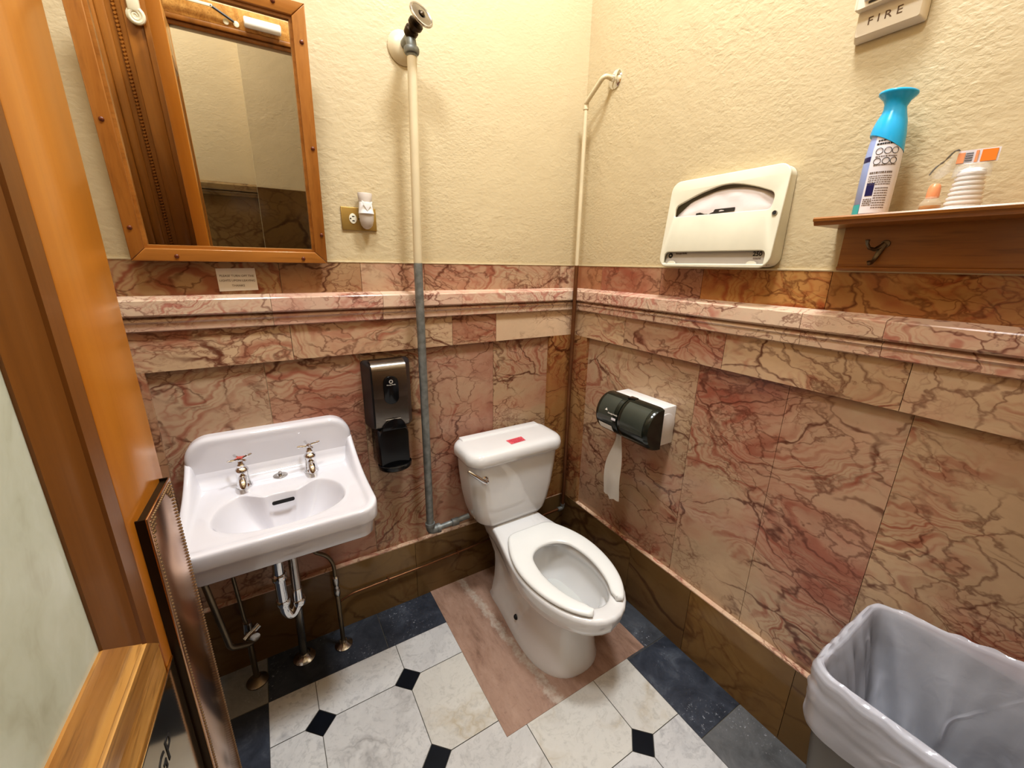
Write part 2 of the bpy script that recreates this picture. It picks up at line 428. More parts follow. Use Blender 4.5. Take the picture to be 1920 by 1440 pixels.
class Slabs:
    """several stone slabs in one mesh, each with its own pattern offset and tint"""
    def __init__(s): s.v = []; s.f = []; s.o = []; s.t = []; s.mi = []
    def poly(s, verts, faces, tint, off=None, mi=0):
        b = len(s.v); off = off or (random.random(), random.random(), random.random())
        s.v += [tuple(v) for v in verts]; s.f += [tuple(b + i for i in f) for f in faces]; s.mi += [mi] * len(faces)
        s.o += [off] * len(verts); s.t += [tint] * len(verts)
    def box(s, x0, x1, y0, y1, z0, z1, tint=(0, .5, .5), off=None, mi=0, ch=.0):
        vs = [(x, y, z) for x in (x0, x1) for y in (y0, y1) for z in (z0, z1)]
        s.poly(vs, [(0, 1, 3, 2), (4, 6, 7, 5), (0, 4, 5, 1), (2, 3, 7, 6), (0, 2, 6, 4), (1, 5, 7, 3)], tint, off, mi)
    def profile(s, prof, a, b, M4, tint, off=None, ma=0, mb=0):
        """closed profile (depth, z) swept along local x from a to b; ma/mb mitre ends"""
        n = len(prof)
        vs = [M4 @ Vector((a + ma * d, z, d)) for d, z in prof] + [M4 @ Vector((b + mb * d, z, d)) for d, z in prof]
        fs = [(i, (i + 1) % n, n + (i + 1) % n, n + i) for i in range(n)] + [tuple(range(n - 1, -1, -1)), tuple(range(n, 2 * n))]
        s.poly(vs, fs, tint, off)
    def build(s, name, mats, parent=None, smooth=0):
        me = bpy.data.meshes.new(name); me.from_pydata(s.v, [], s.f)
        for an, d in (('slab', s.o), ('tint', s.t)):
            a = me.attributes.new(an, 'FLOAT_COLOR', 'POINT')
            a.data.foreach_set('color', [c for q in d for c in (*q, 1.0)])
        for m in (mats if isinstance(mats, (list, tuple)) else [mats]): me.materials.append(M[m])
        me.polygons.foreach_set('material_index', s.mi)
        bm = bmesh.new(); bm.from_mesh(me); bmesh.ops.recalc_face_normals(bm, faces=bm.faces[:]); bm.to_mesh(me); bm.free()
        o = bpy.data.objects.new(name, me); COL.objects.link(o)
        if parent: attach(o, parent)
        return o

# ------------------------------------------------------------------ room shell
XL, YD, ZC = -1.95, -1.75, 3.5
def shellbox(name, *a, mat='plaster'):
    bm = newbm(); box(bm, *a); return struct(finish(bm, name, mat, smooth=0))
shellbox('wall_back', XL - .1, .12, .0, .12, 0, ZC)
shellbox('wall_right', 0, .12, -1.9, 0, 0, ZC)
shellbox('wall_left', XL - .1, XL, -1.9, 0, 0, ZC)
bm = newbm()                                       # front wall with its doorway
box(bm, XL, -1.53, YD - .15, YD, 0, ZC); box(bm, -.62, 0, YD - .15, YD, 0, ZC); box(bm, -1.53, -.62, YD - .15, YD, 2.30, ZC)
struct(finish(bm, 'wall_front', 'plaster', smooth=0))
shellbox('ceiling', XL - .1, .12, -3.5, .12, ZC, ZC + .1, mat='ceiling')
shellbox('wall_hall', -2.6, .6, -3.1, -2.98, 0, ZC)
bm = newbm(); box(bm, -1.21, .6, -2.98, -2.86, 0, ZC); struct(finish(bm, 'wall_hall_pier', 'plaster', smooth=0))
shellbox('wall_hall_left', -2.7, -2.6, -3.1, -1.9, 0, ZC)
shellbox('wall_hall_right', .5, .6, -2.98, -1.9, 0, ZC)
shellbox('ceiling_hall', -2.7, .6, -3.1, -1.75, ZC + .1, ZC + .15, mat='ceiling')

# ---- floor
S = Slabs()
S.box(XL, .1, -3.1, .05, -.06, -.004, (0, .5, .5), mi=0)
def clip(poly, x0, x1, y0, y1):
    for ax, val, keep in ((0, x0, 1), (0, x1, -1), (1, y0, 1), (1, y1, -1)):
        out = []
        for i in range(len(poly)):
            a, b = poly[i], poly[(i + 1) % len(poly)]
            ia = (a[ax] - val) * keep >= 0; ib = (b[ax] - val) * keep >= 0
            if ia: out.append(a)
            if ia != ib:
                t = (val - a[ax]) / (b[ax] - a[ax]); out.append((a[0] + t * (b[0] - a[0]), a[1] + t * (b[1] - a[1])))
        poly = out
        if len(poly) < 3: return []
    return poly
def slab2d(poly, mi, tint, z=0.0, off=None):
    if len(poly) < 3: return
    n = len(poly)
    S.poly([(x, y, z) for x, y in poly], [tuple(range(n))], tint, off, mi)
BX0, BX1, BY1, BY0 = -1.472, -.245, -.222, -1.72
P_, G_ = .300, .0012
X0, Y0 = -1.022, -.386
h = .048
for i in range(-3, 5):
    for j in range(-6, 3):
        dx, dy = X0 + i * P_, Y0 + j * P_
        q = h - .001
        slab2d(clip([(dx + q, dy), (dx, dy + q), (dx - q, dy), (dx, dy - q)], BX0, BX1, BY0, BY1), 3, (0, .5, .5))
        cx, cy = dx + P_ / 2, dy + P_ / 2; a = P_ / 2 - G_; c = h
        octo = [(cx - a + c, cy - a), (cx + a - c, cy - a), (cx + a, cy - a + c), (cx + a, cy + a - c), (cx + a - c, cy + a), (cx - a + c, cy + a), (cx - a, cy + a - c), (cx - a, cy - a + c)]
        slab2d(clip(octo, BX0, BX1, BY0, BY1), 1, (1. if (i, j) in ((0, -1), (1, -2), (2, -2)) else random.choice([0, 0, .15, .3]), .5, .5))
g = .0015
def dark(x0, x1, y0, y1, t=0): slab2d([(x0 + g, y0 + g), (x1 - g, y0 + g), (x1 - g, y1 - g), (x0 + g, y1 - g)], 2, (t, .5, .5))
dark(-1.472, -1.05, BY1, .0); dark(-1.05, -.62, BY1, .0); dark(-.62, BX1, BY1, 0)
dark(XL, BX0, BY1, 0, 1.); dark(XL, BX0, -.62, BY1, 0); dark(XL, BX0, -1.3, -.62, .1); dark(XL, BX0, -1.75, -1.3, .1)
dark(BX1, 0, -.40, 0); dark(BX1, 0, -.75, -.40, .15); dark(BX1, 0, -1.078, -.75, .0); dark(BX1, 0, -1.30, -1.078, .45); dark(BX1, 0, -1.75, -1.30, 0)
# hall floor beyond the door
for i in range(6):
    for j in range(3): slab2d([(-2.6 + i * .5 + g, -3.0 + j * .42), (-2.1 + i * .5, -3.0 + j * .42), (-2.1 + i * .5, -2.58 + j * .42 - g), (-2.6 + i * .5 + g, -2.58 + j * .42 - g)], 1, (.2, .5, .5), z=-.002)
struct(S.build('floor', ['grout', 'white_marble', 'slate', 'black_tile']))
bm = newbm(); box(bm, -.800, -.145, -.745, -.022, -.003, .0025)
tag(finish(bm, 'floor_slab', 'patch', smooth=0), 'worn pinkish stone slab set in the floor under the toilet', 'floor slab')

# ---- stone wainscot.  tint = (yellow-brown, redness, brightness)
HT, HR = 1.500, 1.402
def band(S, M4, xs, z0, z1, d, tints, offs=None):
    for k in range(len(xs) - 1):
        a, b = xs[k] + .0007, xs[k + 1] - .0007
        S.profile([(-.02, z0), (d, z0), (d, z1), (-.02, z1)], a, b, M4, tints[k])
rail = [(-.02, 1.405), (.0, 1.402), (.050, 1.392), (.052, 1.389), (.052, 1.350), (.047, 1.345), (.030, 1.345), (.030, 1.341), (.040, 1.336), (.042, 1.330), (.038, 1.326), (.036, 1.324), (.036, 1.304), (.028, 1.300), (-.02, 1.300)]
R = random.Random(3)
def rt(y=0, r=.5, b=.5, j=.1): return (max(0, y + R.uniform(0, j)), r + R.uniform(-j, j), b + R.uniform(-.05, .05))
# back wall
S = Slabs()
band(S, WA, [-1.945, -1.243, -.99, -.756, -.103, 0], HR - .01, HT, .006, [(.35, .35, .40), (.35, .4, .40), (.05, .45, .5), (.1, .62, .47), (0, .35, .56)])
struct(S.build('trim_1', 'marble'))
S = Slabs(); xs = [-1.94, -1.66, -1.28, -.93, -.62, -.42, 0]
for k in range(len(xs) - 1): S.profile(rail, xs[k] + .0005, xs[k + 1] - .0005, WA, rt(0, .55, .55), mb=-1 if k == len(xs) - 2 else 0)
struct(S.build('trim_2', 'marble_light'))
S = Slabs(); band(S, WA, [-1.94, -1.236, -.653, -.449, -.022], 1.180, 1.302, .022, [(.1, .38, .54), (.1, .42, .54), (.15, .5, .46), (0, .3, .62)])
S.profile([(-.02, .29), (.022, .29), (.022, 1.18), (-.02, 1.18)], -.155, -.022, WA, (.75, .35, .40))
S.profile([(-.02, .29), (.022, .29), (.022, 1.18), (-.02, 1.18)], -1.94, -1.628, WA, (.2, .4, .45))
struct(S.build('trim_3', 'marble'))
S = Slabs(); band(S, WA, [-1.64, -1.327, -1.02, -.79, -.453, -.15], .29, 1.185, .004, [(0, .62, .47), (.05, .6, .47), (.1, .38, .46), (0, .75, .46), (.15, .48, .46)])
struct(S.build('trim_4', 'marble'))
# right wall
S = Slabs(); band(S, WB, [0, .181, .50, .673, 1.05, 1.745], HR - .01, HT, .006, [(.45, .5, .46), (.2, .7, .47), (.1, .7, .47), (.8, .6, .50), (.75, .55, .42)])
struct(S.build('trim_5', 'marble'))
S = Slabs(); ys = [0, .30, .62, 1.02, 1.20, 1.745]
for k in range(len(ys) - 1): S.profile(rail, ys[k] + .0005, ys[k + 1] - .0005, WB, rt(0, .5, .56), ma=1 if k == 0 else 0)
struct(S.build('trim_6', 'marble_light'))
S = Slabs(); band(S, WB, [.022, .359, .80, 1.259, 1.745], 1.180, 1.302, .022, [(.1, .38, .54), (.05, .5, .5), (.15, .35, .52), (.05, .3, .56)])
S.profile([(-.02, .29), (.022, .29), (.022, 1.18), (-.02, 1.18)], .022, .128, WB, (.6, .5, .42))
struct(S.build('trim_7', 'marble'))
S = Slabs()
for a, b, tn, of in ((.12, .712, (.05, .52, .48), (.3, .1, .7)), (.712, 1.008, (0, .55, .50), (.62, .4, .15)), (1.008, 1.285, (0, .55, .50), (.62, .4, .15)), (1.285, 1.745, (.12, .44, .49), (.2, .83, .5))):
    S.profile([(-.02, .29), (.004, .29), (.004, 1.185), (-.02, 1.185)], a + .0007, b - .0007, WB, tn, of)
struct(S.build('trim_8', 'marble'))
# left and front wall dado, seen only in the looking glass
S = Slabs(); WC = frame((XL, 0, 0), (0, 1, 0), (0, 0, 1))
band(S, WC, [-1.745, -1.0, -.04], .29, HT, .006, [(.2, .5, .45), (.1, .5, .45)])
S.profile(rail, -1.745, -.05, WC, (0, .5, .5)); struct(S.build('trim_9', 'marble'))
WD = frame((0, YD, 0), (-1, 0, 0), (0, 0, 1))
S = Slabs(); band(S, WD, [.30, .5], .29, HT, .006, [(.2, .5, .45)]); band(S, WD, [1.83, 1.94], .29, HT, .006, [(.2, .5, .45)])
S.profile(rail, 1.83, 1.94, WD, (0, .5, .5)); struct(S.build('trim_10', 'marble'))
WE = frame((0, -2.98, 0), (-1, 0, 0), (0, 0, 1)); WE2 = frame((0, -2.86, 0), (-1, 0, 0), (0, 0, 1))
S = Slabs(); band(S, WE, [1.21, 1.7, 2.55], 0, 1.40, .006, [(.3, .5, .42), (.3, .5, .42)]); S.profile(rail, 1.21, 2.55, WE, (0, .4, .5))
band(S, WE2, [-.5, .4, 1.21], 0, 1.40, .006, [(.5, .5, .34), (.5, .5, .34)])
struct(S.build('trim_11', 'marble_brown'))
# baseboards
S = Slabs(); band(S, WA, [-1.94, -1.2, -.86, -.36, -.023], 0, .300, .024, [(.2, .5, .42), (.2, .45, .50), (.15, .5, .47), (.2, .5, .44)])
struct(S.build('baseboard_back', 'marble_brown'))
S = Slabs(); band(S, WB, [.0, .52, .828, 1.205, 1.745], 0, .300, .024, [(.2, .5, .45), (.1, .6, .48), (.4, .4, .56), (.25, .5, .50)])
struct(S.build('baseboard_right', 'marble_brown'))
S = Slabs(); band(S, WC, [-1.745, -.03], 0, .300, .024, [(.2, .5, .42)]); struct(S.build('baseboard_left', 'marble_brown'))
# thin pink stone capping on both baseboards
S = Slabs(); S.profile([(-.01, .2985), (.0245, .2985), (.0245, .303), (-.01, .303)], -1.94, -.01, WA, (.15, .25, .50))
S.profile([(-.01, .2985), (.0245, .2985), (.0245, .303), (-.01, .303)], .13, 1.74, WB, (.15, .25, .56)); struct(S.build('trim_12', 'marble_light'))
# painted bead at the top of the stone
bm = newbm(); box(bm, -1.94, -.004, -.008, .002, HT, HT + .006, .002); box(bm, -.008, .002, -1.74, -.004, HT, HT + .006, .002)
struct(finish(bm, 'trim_13', 'plaster'))

# ---- doorway casing in the front wall (behind the camera, seen in the looking glass)
bm = newbm()
box(bm, -1.83, -1.79, YD, YD + .035, 0, 2.42, .006); box(bm, -1.79, -1.75, YD, YD + .022, 0, 2.42, .004)
box(bm, -1.69, -1.62, YD, YD + .022, 0, 2.42, .004); box(bm, -1.62, -1.53, YD - .15, YD + .035, 0, 2.42, .006)
for k in range(150):
    z = .05 + k * .0158
    lathe(bm, [(.001, -.009), (.008, -.005), (.0085, 0), (.008, .005), (.001, .009)], Matrix.Translation((-1.72, YD + .016, z)) @ Matrix.Rotation(.6, 4, 'Y'), 6)
box(bm, -1.75, -1.69, YD, YD + .012, 0, 2.42)
box(bm, -.62, -.5, YD - .15, YD + .03, 0, 2.42, .006)
struct(finish(bm, 'trim_14', 'casing'))
bm = newbm(); box(bm, -1.53, -.5, YD - .10, YD + .025, 2.285, 2.375, .004); 
struct(finish(bm, 'trim_15', 'door_rail'))
bm = newbm(); box(bm, -1.53, -.62, YD - .12, YD + .035, 2.262, 2.285, .006); box(bm, -1.53, -.62, YD - .12, YD + .015, 2.24, 2.262, .005)
struct(finish(bm, 'trim_16', 'door_dark'))

# ------------------------------------------------------------------ open door on the left
yw = math.radians(3.0); DV = Vector((math.sin(yw), math.cos(yw), 0)); DN = Vector((DV.y, -DV.x, 0))
D0 = Vector((-1.469, -.82, 0))
MD = frame(D0, DN, DV)                              # local (n, s, z)
door = bpy.data.objects.new('door_1', None); COL.objects.link(door); door.location = D0
door['kind'] = 'structure'
def dbox(bm, s0, s1, z0, z1, n0, n1, bev=.003): box(bm, n0, n1, s0, s1, z0, z1, bev, 2, 0, MD)
bm = newbm(); dbox(bm, -.160, 0, .01, 2.22, -.045, 0); dbox(bm, -.90, -.74, .01, 2.22, -.045, 0)
finish(bm, 'stile', 'door_wood', door)
bm = newbm(); dbox(bm, -.74, -.16, .01, 1.025, -.043, -.001); dbox(bm, -.74, -.16, 2.06, 2.22, -.043, -.001)
finish(bm, 'rail', 'door_rail', door)
# stepped moulding round the pane, mitred by hand
def mould(s0, s1, z0, z1, horizontal, top=1):
    bm = newbm()
    prof = [(0, -.03), (0, -.004), (.003, -.004), (.005, .001), (.036, .001), (.039, -.004), (.044, .000), (.050, -.004), (.060, -.006), (.085, -.015), (.085, -.03)]
    if horizontal:   # long axis s, inner edge towards +z*top
        rings = [[MD @ Vector((n, s + (w if k == 0 else -w), z0 + w * top)) for w, n in prof] for k, s in ((0, s0), (1, s1))]
    else:
        rings = [[MD @ Vector((n, s0 + w * top, z + (w if k == 0 else -w))) for w, n in prof] for k, z in ((0, z0), (1, z1))]
    loft(bm, rings); return bm
finish(mould(-.16, None, 1.025, 2.06, False, -1), 'moulding', 'door_dark', door)
finish(mould(-.74, None, 1.025, 2.06, False, 1), 'moulding', 'door_dark', door)
finish(mould(-.74, -.16, 1.025, None, True, 1), 'moulding', 'door_rail', door)
finish(mould(-.74, -.16, 2.06, None, True, -1), 'moulding', 'door_dark', door)
bm = newbm(); dbox(bm, -.70, -.20, 1.06, 2.02, -.026, -.018, 0); finish(bm, 'glass_pane', 'opal', door, 0)
bm = newbm(); dbox(bm, -.74, -.142, .22, .984, .0005, .0022, 0)
kick = finish(bm, 'kick_plate', 'brass', door, 0); kick['label'] = 'polished brass plate with dark letters'
bm = newbm(); dbox(bm, -.74, -.142, .981, .9845, .002, .0034, .0005); o = finish(bm, 'plate_edge', 'brass_edge', door)
text('lettering', 'GP', 'ink', frame(MD @ Vector((.0024, -.238, .921)), DV, (0, 0, 1)), .043, door)
# bronze push plate, a thin-walled box standing off the free stile
pl = bpy.data.objects.new('push_plate', None)
bm = newbm(); t0, t1, zt, zb = -.137, -.018, 1.193, .42
dbox(bm, t0, t1, zb, zt, .010, .0125, .0008)
push = finish(bm, 'push_plate', 'bronze', door); push['label'] = 'bronze push plate with beaded border'
bm = newbm(); dbox(bm, t0, t0 + .002, zb, zt, 0, .010, 0); dbox(bm, t1 - .002, t1, zb, zt, 0, .010, 0); dbox(bm, t0, t1, zb, zb + .002, 0, .010, 0); dbox(bm, t0 + .002, t1 - .002, zt - .006, zt - .004, 0, .010, 0)
finish(bm, 'plate_side', 'bronze_dark', push)
bm = newbm()
def bead(s, z, r=.0034): lathe(bm, [(.0004, .0026), (r * .7, .0018), (r, 0)], MD @ frame((.0122, s, z), (0, 1, 0), (0, 0, 1)), 6)
z = zb + .01
while z < zt - .006: bead(t0 + .006, z, .0023); bead(t1 - .006, z, .0023); z += .0056
s = t0 + .014
while s < t1 - .010: bead(s, zt - .006, .0023); s += .0056
for s in (t0 + .013, t1 - .013):
    for i in range(3):
        for j in range(3 - i): bead(s + (i * .006 if s < -.08 else -i * .006), zt - .013 - j * .006, .0034)
finish(bm, 'beaded_border', 'bead', push)
# round knob on the back of the free stile
bm = newbm(); lathe(bm, [(.024, 0), (.024, .006), (.008, .010), (.008, .03), (.024, .038), (.028, .052), (.018, .062), (.002, .064)], MD @ frame((-.045, -.07, 1.02), (0, 1, 0), (0, 0, -1)), 20)
finish(bm, 'door_knob', 'brass', door)

# ------------------------------------------------------------------ closer, scroll bracket (seen in the looking glass)
t = thing('door_closer', 'white cylinder door closer with thin arm on the door head, seen in the mirror', 'door closer', (-1.1, YD + .04, 2.32))
bm = newbm(); lathe(bm, [(.02, 0), (.024, .004), (.024, .166), (.02, .17)], frame((-1.19, YD + .052, 2.322), (0, 1, 0), (0, 0, 1)), 20); finish(bm, 'closer_body', 'white_plastic', t)
bm = newbm(); tube(bm, [(-1.235, YD + .035, 2.312), (-1.33, YD + .06, 2.352)], .006, 8); finish(bm, 'arm', 'dark_plastic', t)
bm = newbm(); box(bm, -1.52, -1.32, YD + .052, YD + .064, 2.345, 2.357, .002); finish(bm, 'arm', 'ivory', t)
bm = newbm()
for dx in (-.03, .015): lathe(bm, [(.013, 0), (.013, .006), (.006, .008)], frame((-1.24 + dx, YD + .026, 2.305), (-1, 0, 0), (0, 0, 1)), 12)
finish(bm, 'foot', 'ivory', t)
bm = newbm()
pts = []
for k in range(40):
    a = k / 39 * 2.2 * 2 * PI; r = .006 + .026 * k / 39; pts.append((-1.64 + r * math.cos(a), YD + .05, 2.235 + r * math.sin(a)))
tube(bm, pts, [.004 + .006 * k / 39 for k in range(40)], 8)
lathe(bm, [(.036, 0), (.036, .014), (.02, .018)], frame((-1.64, YD + .034, 2.235), (-1, 0, 0), (0, 0, 1)), 20)
box(bm, -1.665, -1.615, YD + .03, YD + .06, 2.25, 2.36, .01)
tag(finish(bm, 'scroll_bracket', 'ivory'), 'cream scroll-shaped bracket on the door casing, reflected at mirror top left', 'bracket')

# ------------------------------------------------------------------ mirror
ma = math.radians(7.0)
MM = frame((-1.347, -.030, 1.5), (1, 0, 0), (0, -math.sin(ma), math.cos(ma)))   # local z = toward room and down
t = thing('wall_mirror', 'oak-framed rectangular mirror tilted forward above the sink', 'mirror', (-1.347, -.03, 1.5))
w, H, fw, th = .245, .672, .034, .030
def side(pts, axis, mat):
    bm = newbm(); prism(bm, pts, -.008, th - .008, MM, 0, .0025); finish(bm, 'frame_rail', mat, t)
g = .0004
side([(-w, 0), (w, 0), (w - fw, fw - g), (-w + fw, fw - g)], 'x', 'oak_x'); side([(-w, H), (-w + fw, H - fw + g), (w - fw, H - fw + g), (w, H)], 'x', 'oak_x')
side([(-w, g), (-w + fw, fw), (-w + fw, H - fw), (-w, H - g)], 'z', 'oak'); side([(w, g), (w, H - g), (w - fw, H - fw), (w - fw, fw)], 'z', 'oak')
bm = newbm(); prism(bm, [(-w + .02, .02), (w - .02, .02), (w - .02, H - .02), (-w + .02, H - .02)], .0, .003, MM); finish(bm, 'mirror_glass', 'mirror', t, 0)
bm = newbm()
i = w - fw
for a in ([(-i, fw), (i, fw), (i - .007, fw + .007), (-i + .007, fw + .007)], [(-i, fw), (-i + .007, fw + .007), (-i + .007, H - fw - .007), (-i, H - fw)],
          [(i, fw), (i, H - fw), (i - .007, H - fw - .007), (i - .007, fw + .007)], [(-i, H - fw), (-i + .007, H - fw - .007), (i - .007, H - fw - .007), (i, H - fw)]):
    prism(bm, a, .003, .013, MM)
finish(bm, 'inner_bead', 'oak_x', t, 0)
bm = newbm(); prism(bm, rrect(-w + .03, w - .03, .03, H - .03, .01), -.0085, -.012, MM); finish(bm, 'backing', 'casing', t, 0)
for a, b in ((-w + .015, .085), (-w + .015, .33), (-w + .015, .585), (w - .010, .088), (w - .012, .33), (w - .015, .585), (-.145, .014), (.175, .014), (-.14, H - .014), (.17, H - .014)):
    bm = newbm(); lathe(bm, [(.0055, 0), (.0055, .001), (.004, .0028), (.0005, .0035)], MM @ Matrix.Translation((a, b, th - .008)), 12); finish(bm, 'screw_plug', 'plug', t)

# ------------------------------------------------------------------ note under the mirror
bm = newbm(); MN = frame((-1.3600, -.0062, 1.445), (1, 0, 0), (0, 0, 1)); prism(bm, [(-.051, -.035), (.0515, -.032), (.050, .035), (-.052, .033)], 0, .0006, MN)
note = tag(finish(bm, 'paper_note', 'paper', smooth=0), 'small white paper note about turning off lights, taped below the mirror', 'note')
def onnote(y): return MN @ Matrix.Translation((0, y, .0008))
for y, s in ((.011, 'PLEASE TURN OFF THE'), (-.003, 'LIGHTS UPON LEAVING'), (-.018, 'THANKS')): text('printed_line', s, 'ink_soft', onnote(y), .0088, note)

# ------------------------------------------------------------------ outlet and plug-in freshener
t = thing('wall_outlet', 'brass-plated wall outlet beside the mirror', 'outlet', (-.98, -.003, 1.645))
MO = WA @ Matrix.Translation((-.980, 1.645, 0))
bm = newbm(); prism(bm, [(-.0575, -.037), (.0575, -.037), (.0575, .037), (-.0575, .037)], .0, .006, MO, 0, .003); finish(bm, 'cover_plate', 'brass_cover', t)
for cx in (-.0205, .0205):
    bm = newbm(); prism(bm, [(cx + .0125 * math.cos(a), .0165 * math.sin(a)) for a in [k * PI / 12 for k in range(24)]], .004, .0085, MO, 0, .001); rec = finish(bm, 'receptacle', 'ivory', t)
    if cx < 0:
        bm = newbm()
        for y in (.007, -.007): prism(bm, rrect(cx - .003, cx + .005, y - .0016, y + .0016, .0008, 2), .0084, .0089, MO)
        prism(bm, [(cx - .008 + .0026 * math.cos(k * PI / 6), .0026 * math.sin(k * PI / 6)) for k in range(12)], .0084, .0089, MO); finish(bm, 'slot', 'ink', rec, 0)
bm = newbm(); prism(bm, [(.003 * math.cos(k * PI / 6), .003 * math.sin(k * PI / 6)) for k in range(12)], .0055, .0075, MO); finish(bm, 'plate_screw', 'bronze_dark', t)

t = thing('air_freshener_plug', 'white plug-in air freshener in the right socket of the brass outlet', 'air freshener', (-.958, -.03, 1.62))
def ell(cx, cz, a, b, y, n=24): return [(cx + a * math.cos(2 * PI * k / n), y + .002 + b * math.sin(2 * PI * k / n), cz) for k in range(n)]
bm = newbm()
loft(bm, [ell(-.960, z, a, b, y) for z, a, b, y in ((1.612, .004, .004, -.026), (1.616, .012, .010, -.027), (1.624, .019, .015, -.028), (1.640, .0235, .018, -.029), (1.662, .0245, .019, -.030), (1.664, .022, .017, -.030))])
finish(bm, 'reservoir', 'grey_plastic', t)
bm = newbm()
loft(bm, [ell(-.960, z, a, b, y) for z, a, b, y in ((1.660, .0235, .020, -.031), (1.661, .0255, .022, -.031), (1.674, .0235, .020, -.030), (1.690, .0215, .018, -.029), (1.697, .0213, .017, -.028))])
finish(bm, 'body', 'white_plastic', t)
bm = newbm()
loft(bm, [ell(-.960, z, a, b, y) for z, a, b, y in ((1.690, .0195, .016, -.028), (1.705, .0215, .016, -.028), (1.724, .0245, .017, -.028), (1.726, .0235, .016, -.028), (1.7262, .019, .012, -.028), (1.720, .017, .011, -.028))])
finish(bm, 'collar', 'grey_plastic', t)
bm = newbm(); prism(bm, [(-.977, 1.698), (-.960, 1.667), (-.942, 1.695), (-.9425, 1.6985), (-.959, 1.692), (-.976, 1.700)], .0485, .0505, WA, 0, .0006); finish(bm, 'chevron', 'white_plastic', t)

# ------------------------------------------------------------------ pipe with valve on the back wall
PX, PY, PT = -.806, -.085, -.794
t = thing('valved_pipe', 'tall cream and grey water pipe with a round handwheel valve at the top', 'pipe', (PX, PY, .38))
bm = newbm(); tube(bm, [(PX, PY, 1.503), (PT, PY, 2.14)], .0150, 18); finish(bm, 'painted_pipe', 'cream_paint', t)
bm = newbm(); tube(bm, [(PX, PY, .41), (PX, PY, 1.503)], .0155, 18); finish(bm, 'bare_pipe', 'galv', t)
bm = newbm(); tube(bm, [(PX, PY, .42), (PX, PY, .383), (PX + .045, PY, .383)], .0185, 16, .025); lathe(bm, [(.021, 0), (.021, .014)], Matrix.Translation((PX, PY, .408)), 16)
lathe(bm, [(.021, 0), (.021, .014)], frame((PX + .03, PY, .383), (0, 1, 0), (0, 0, 1)), 16); finish(bm, 'elbow', 'galv', t)
bm = newbm(); tube(bm, [(PX + .03, PY, .383), (PX + .11, PY, .388), (-.622, PY, .396)], .0125, 14)
lathe(bm, [(.018, 0), (.018, .03)], frame((PX + .10, PY, .387), (0, 1, 0), (0, 0, 1)), 10); finish(bm, 'feed_pipe', 'galv', t)
bm = newbm(); lathe(bm, [(.050, .001), (.050, .004), (.038, .018), (.020, .026), (.0, .027)], WA @ Matrix.Translation((PT - .002, 2.182, 0)), 28); finish(bm, 'wall_flange', 'cream_paint', t)
bm = newbm(); tube(bm, [(PT, -.02, 2.185), (PT, PY, 2.185), (PT, PY, 2.13)], .016, 16, .03)
lathe(bm, [(.022, 0), (.024, .004), (.024, .014), (.021, .018)], Matrix.Translation((PT, PY, 2.138)), 16); finish(bm, 'valve_elbow', 'galv', t)
hw = Vector((.22, -.69, .36)).normalized()
def vax(o): 
    x = hw.cross(Vector((0, 0, 1))).normalized(); return frame(o, x, hw.cross(x) * 1.0)
base = Vector((PT, PY, 2.195))
bm = newbm(); lathe(bm, [(.019, -.01), (.021, .0), (.021, .010), (.015, .014), (.015, .02), (.023, .024), (.023, .034), (.012, .038), (.010, .052), (.006, .054), (.006, .066)], vax(base), 18); finish(bm, 'valve_body', 'bronze_dark', t)
bm = newbm(); mv = vax(base + hw * .062)
tube(bm, [mv @ Vector((.036 * math.cos(k * PI / 16), .036 * math.sin(k * PI / 16), 0)) for k in range(33)], .0042, 8); 
lathe(bm, [(.036, -.002), (.036, .002), (.012, .003), (.012, -.003)], mv, 28); finish(bm, 'handwheel', 'chrome_dull', t)
bm = newbm(); lathe(bm, [(.009, 0), (.009, .006), (.004, .010)], mv, 12); finish(bm, 'wheel_nut', 'bronze_dark', t)

# ------------------------------------------------------------------ corner pipe
CX, CY = -.058, -.068
t = thing('corner_pipe', 'thin cream and copper pipe rising in the room corner, bending to the right wall', 'pipe', (CX, CY, .23))
bm = newbm(); lathe(bm, [(.034, 0), (.034, .003), (.026, .010), (.012, .014), (.011, .024), (0, .025)], WB @ Matrix.Translation((.168, 2.207, 0)), 24); finish(bm, 'wall_flange', 'chrome', t)
bm = newbm(); tube(bm, [(-.012, -.168, 2.207), (-.060, -.168, 2.207), (-.062, -.072, 2.140), (CX, CY, 2.135), (CX, CY, 1.503)], .0088, 14, .018); finish(bm, 'painted_pipe', 'cream_paint', t)
bm = newbm()
lathe(bm, [(.0112, 0), (.0112, .022)], Matrix.Translation((CX, CY, 2.118)), 14); finish(bm, 'fitting', 'cream_paint', t); bm = newbm()
lathe(bm, [(.0105, 0), (.0105, .016)], frame((-.028, -.168, 2.207), (0, 1, 0), (0, 0, 1)), 14); finish(bm, 'fitting', 'cream_paint', t)
bm = newbm(); tube(bm, [(CX, CY, 1.503), (CX, CY, .25)], .0095, 14); finish(bm, 'copper_pipe', 'copper', t)
bm = newbm(); tube(bm, [(CX, CY, .27), (CX, CY, .243), (-.09, CY, .243)], .0115, 12, .012); finish(bm, 'elbow', 'galv', t)
bm = newbm(); tube(bm, [(-.08, CY, .243), (-.36, CY, .235)], .007, 12); finish(bm, 'feed_pipe', 'copper', t)
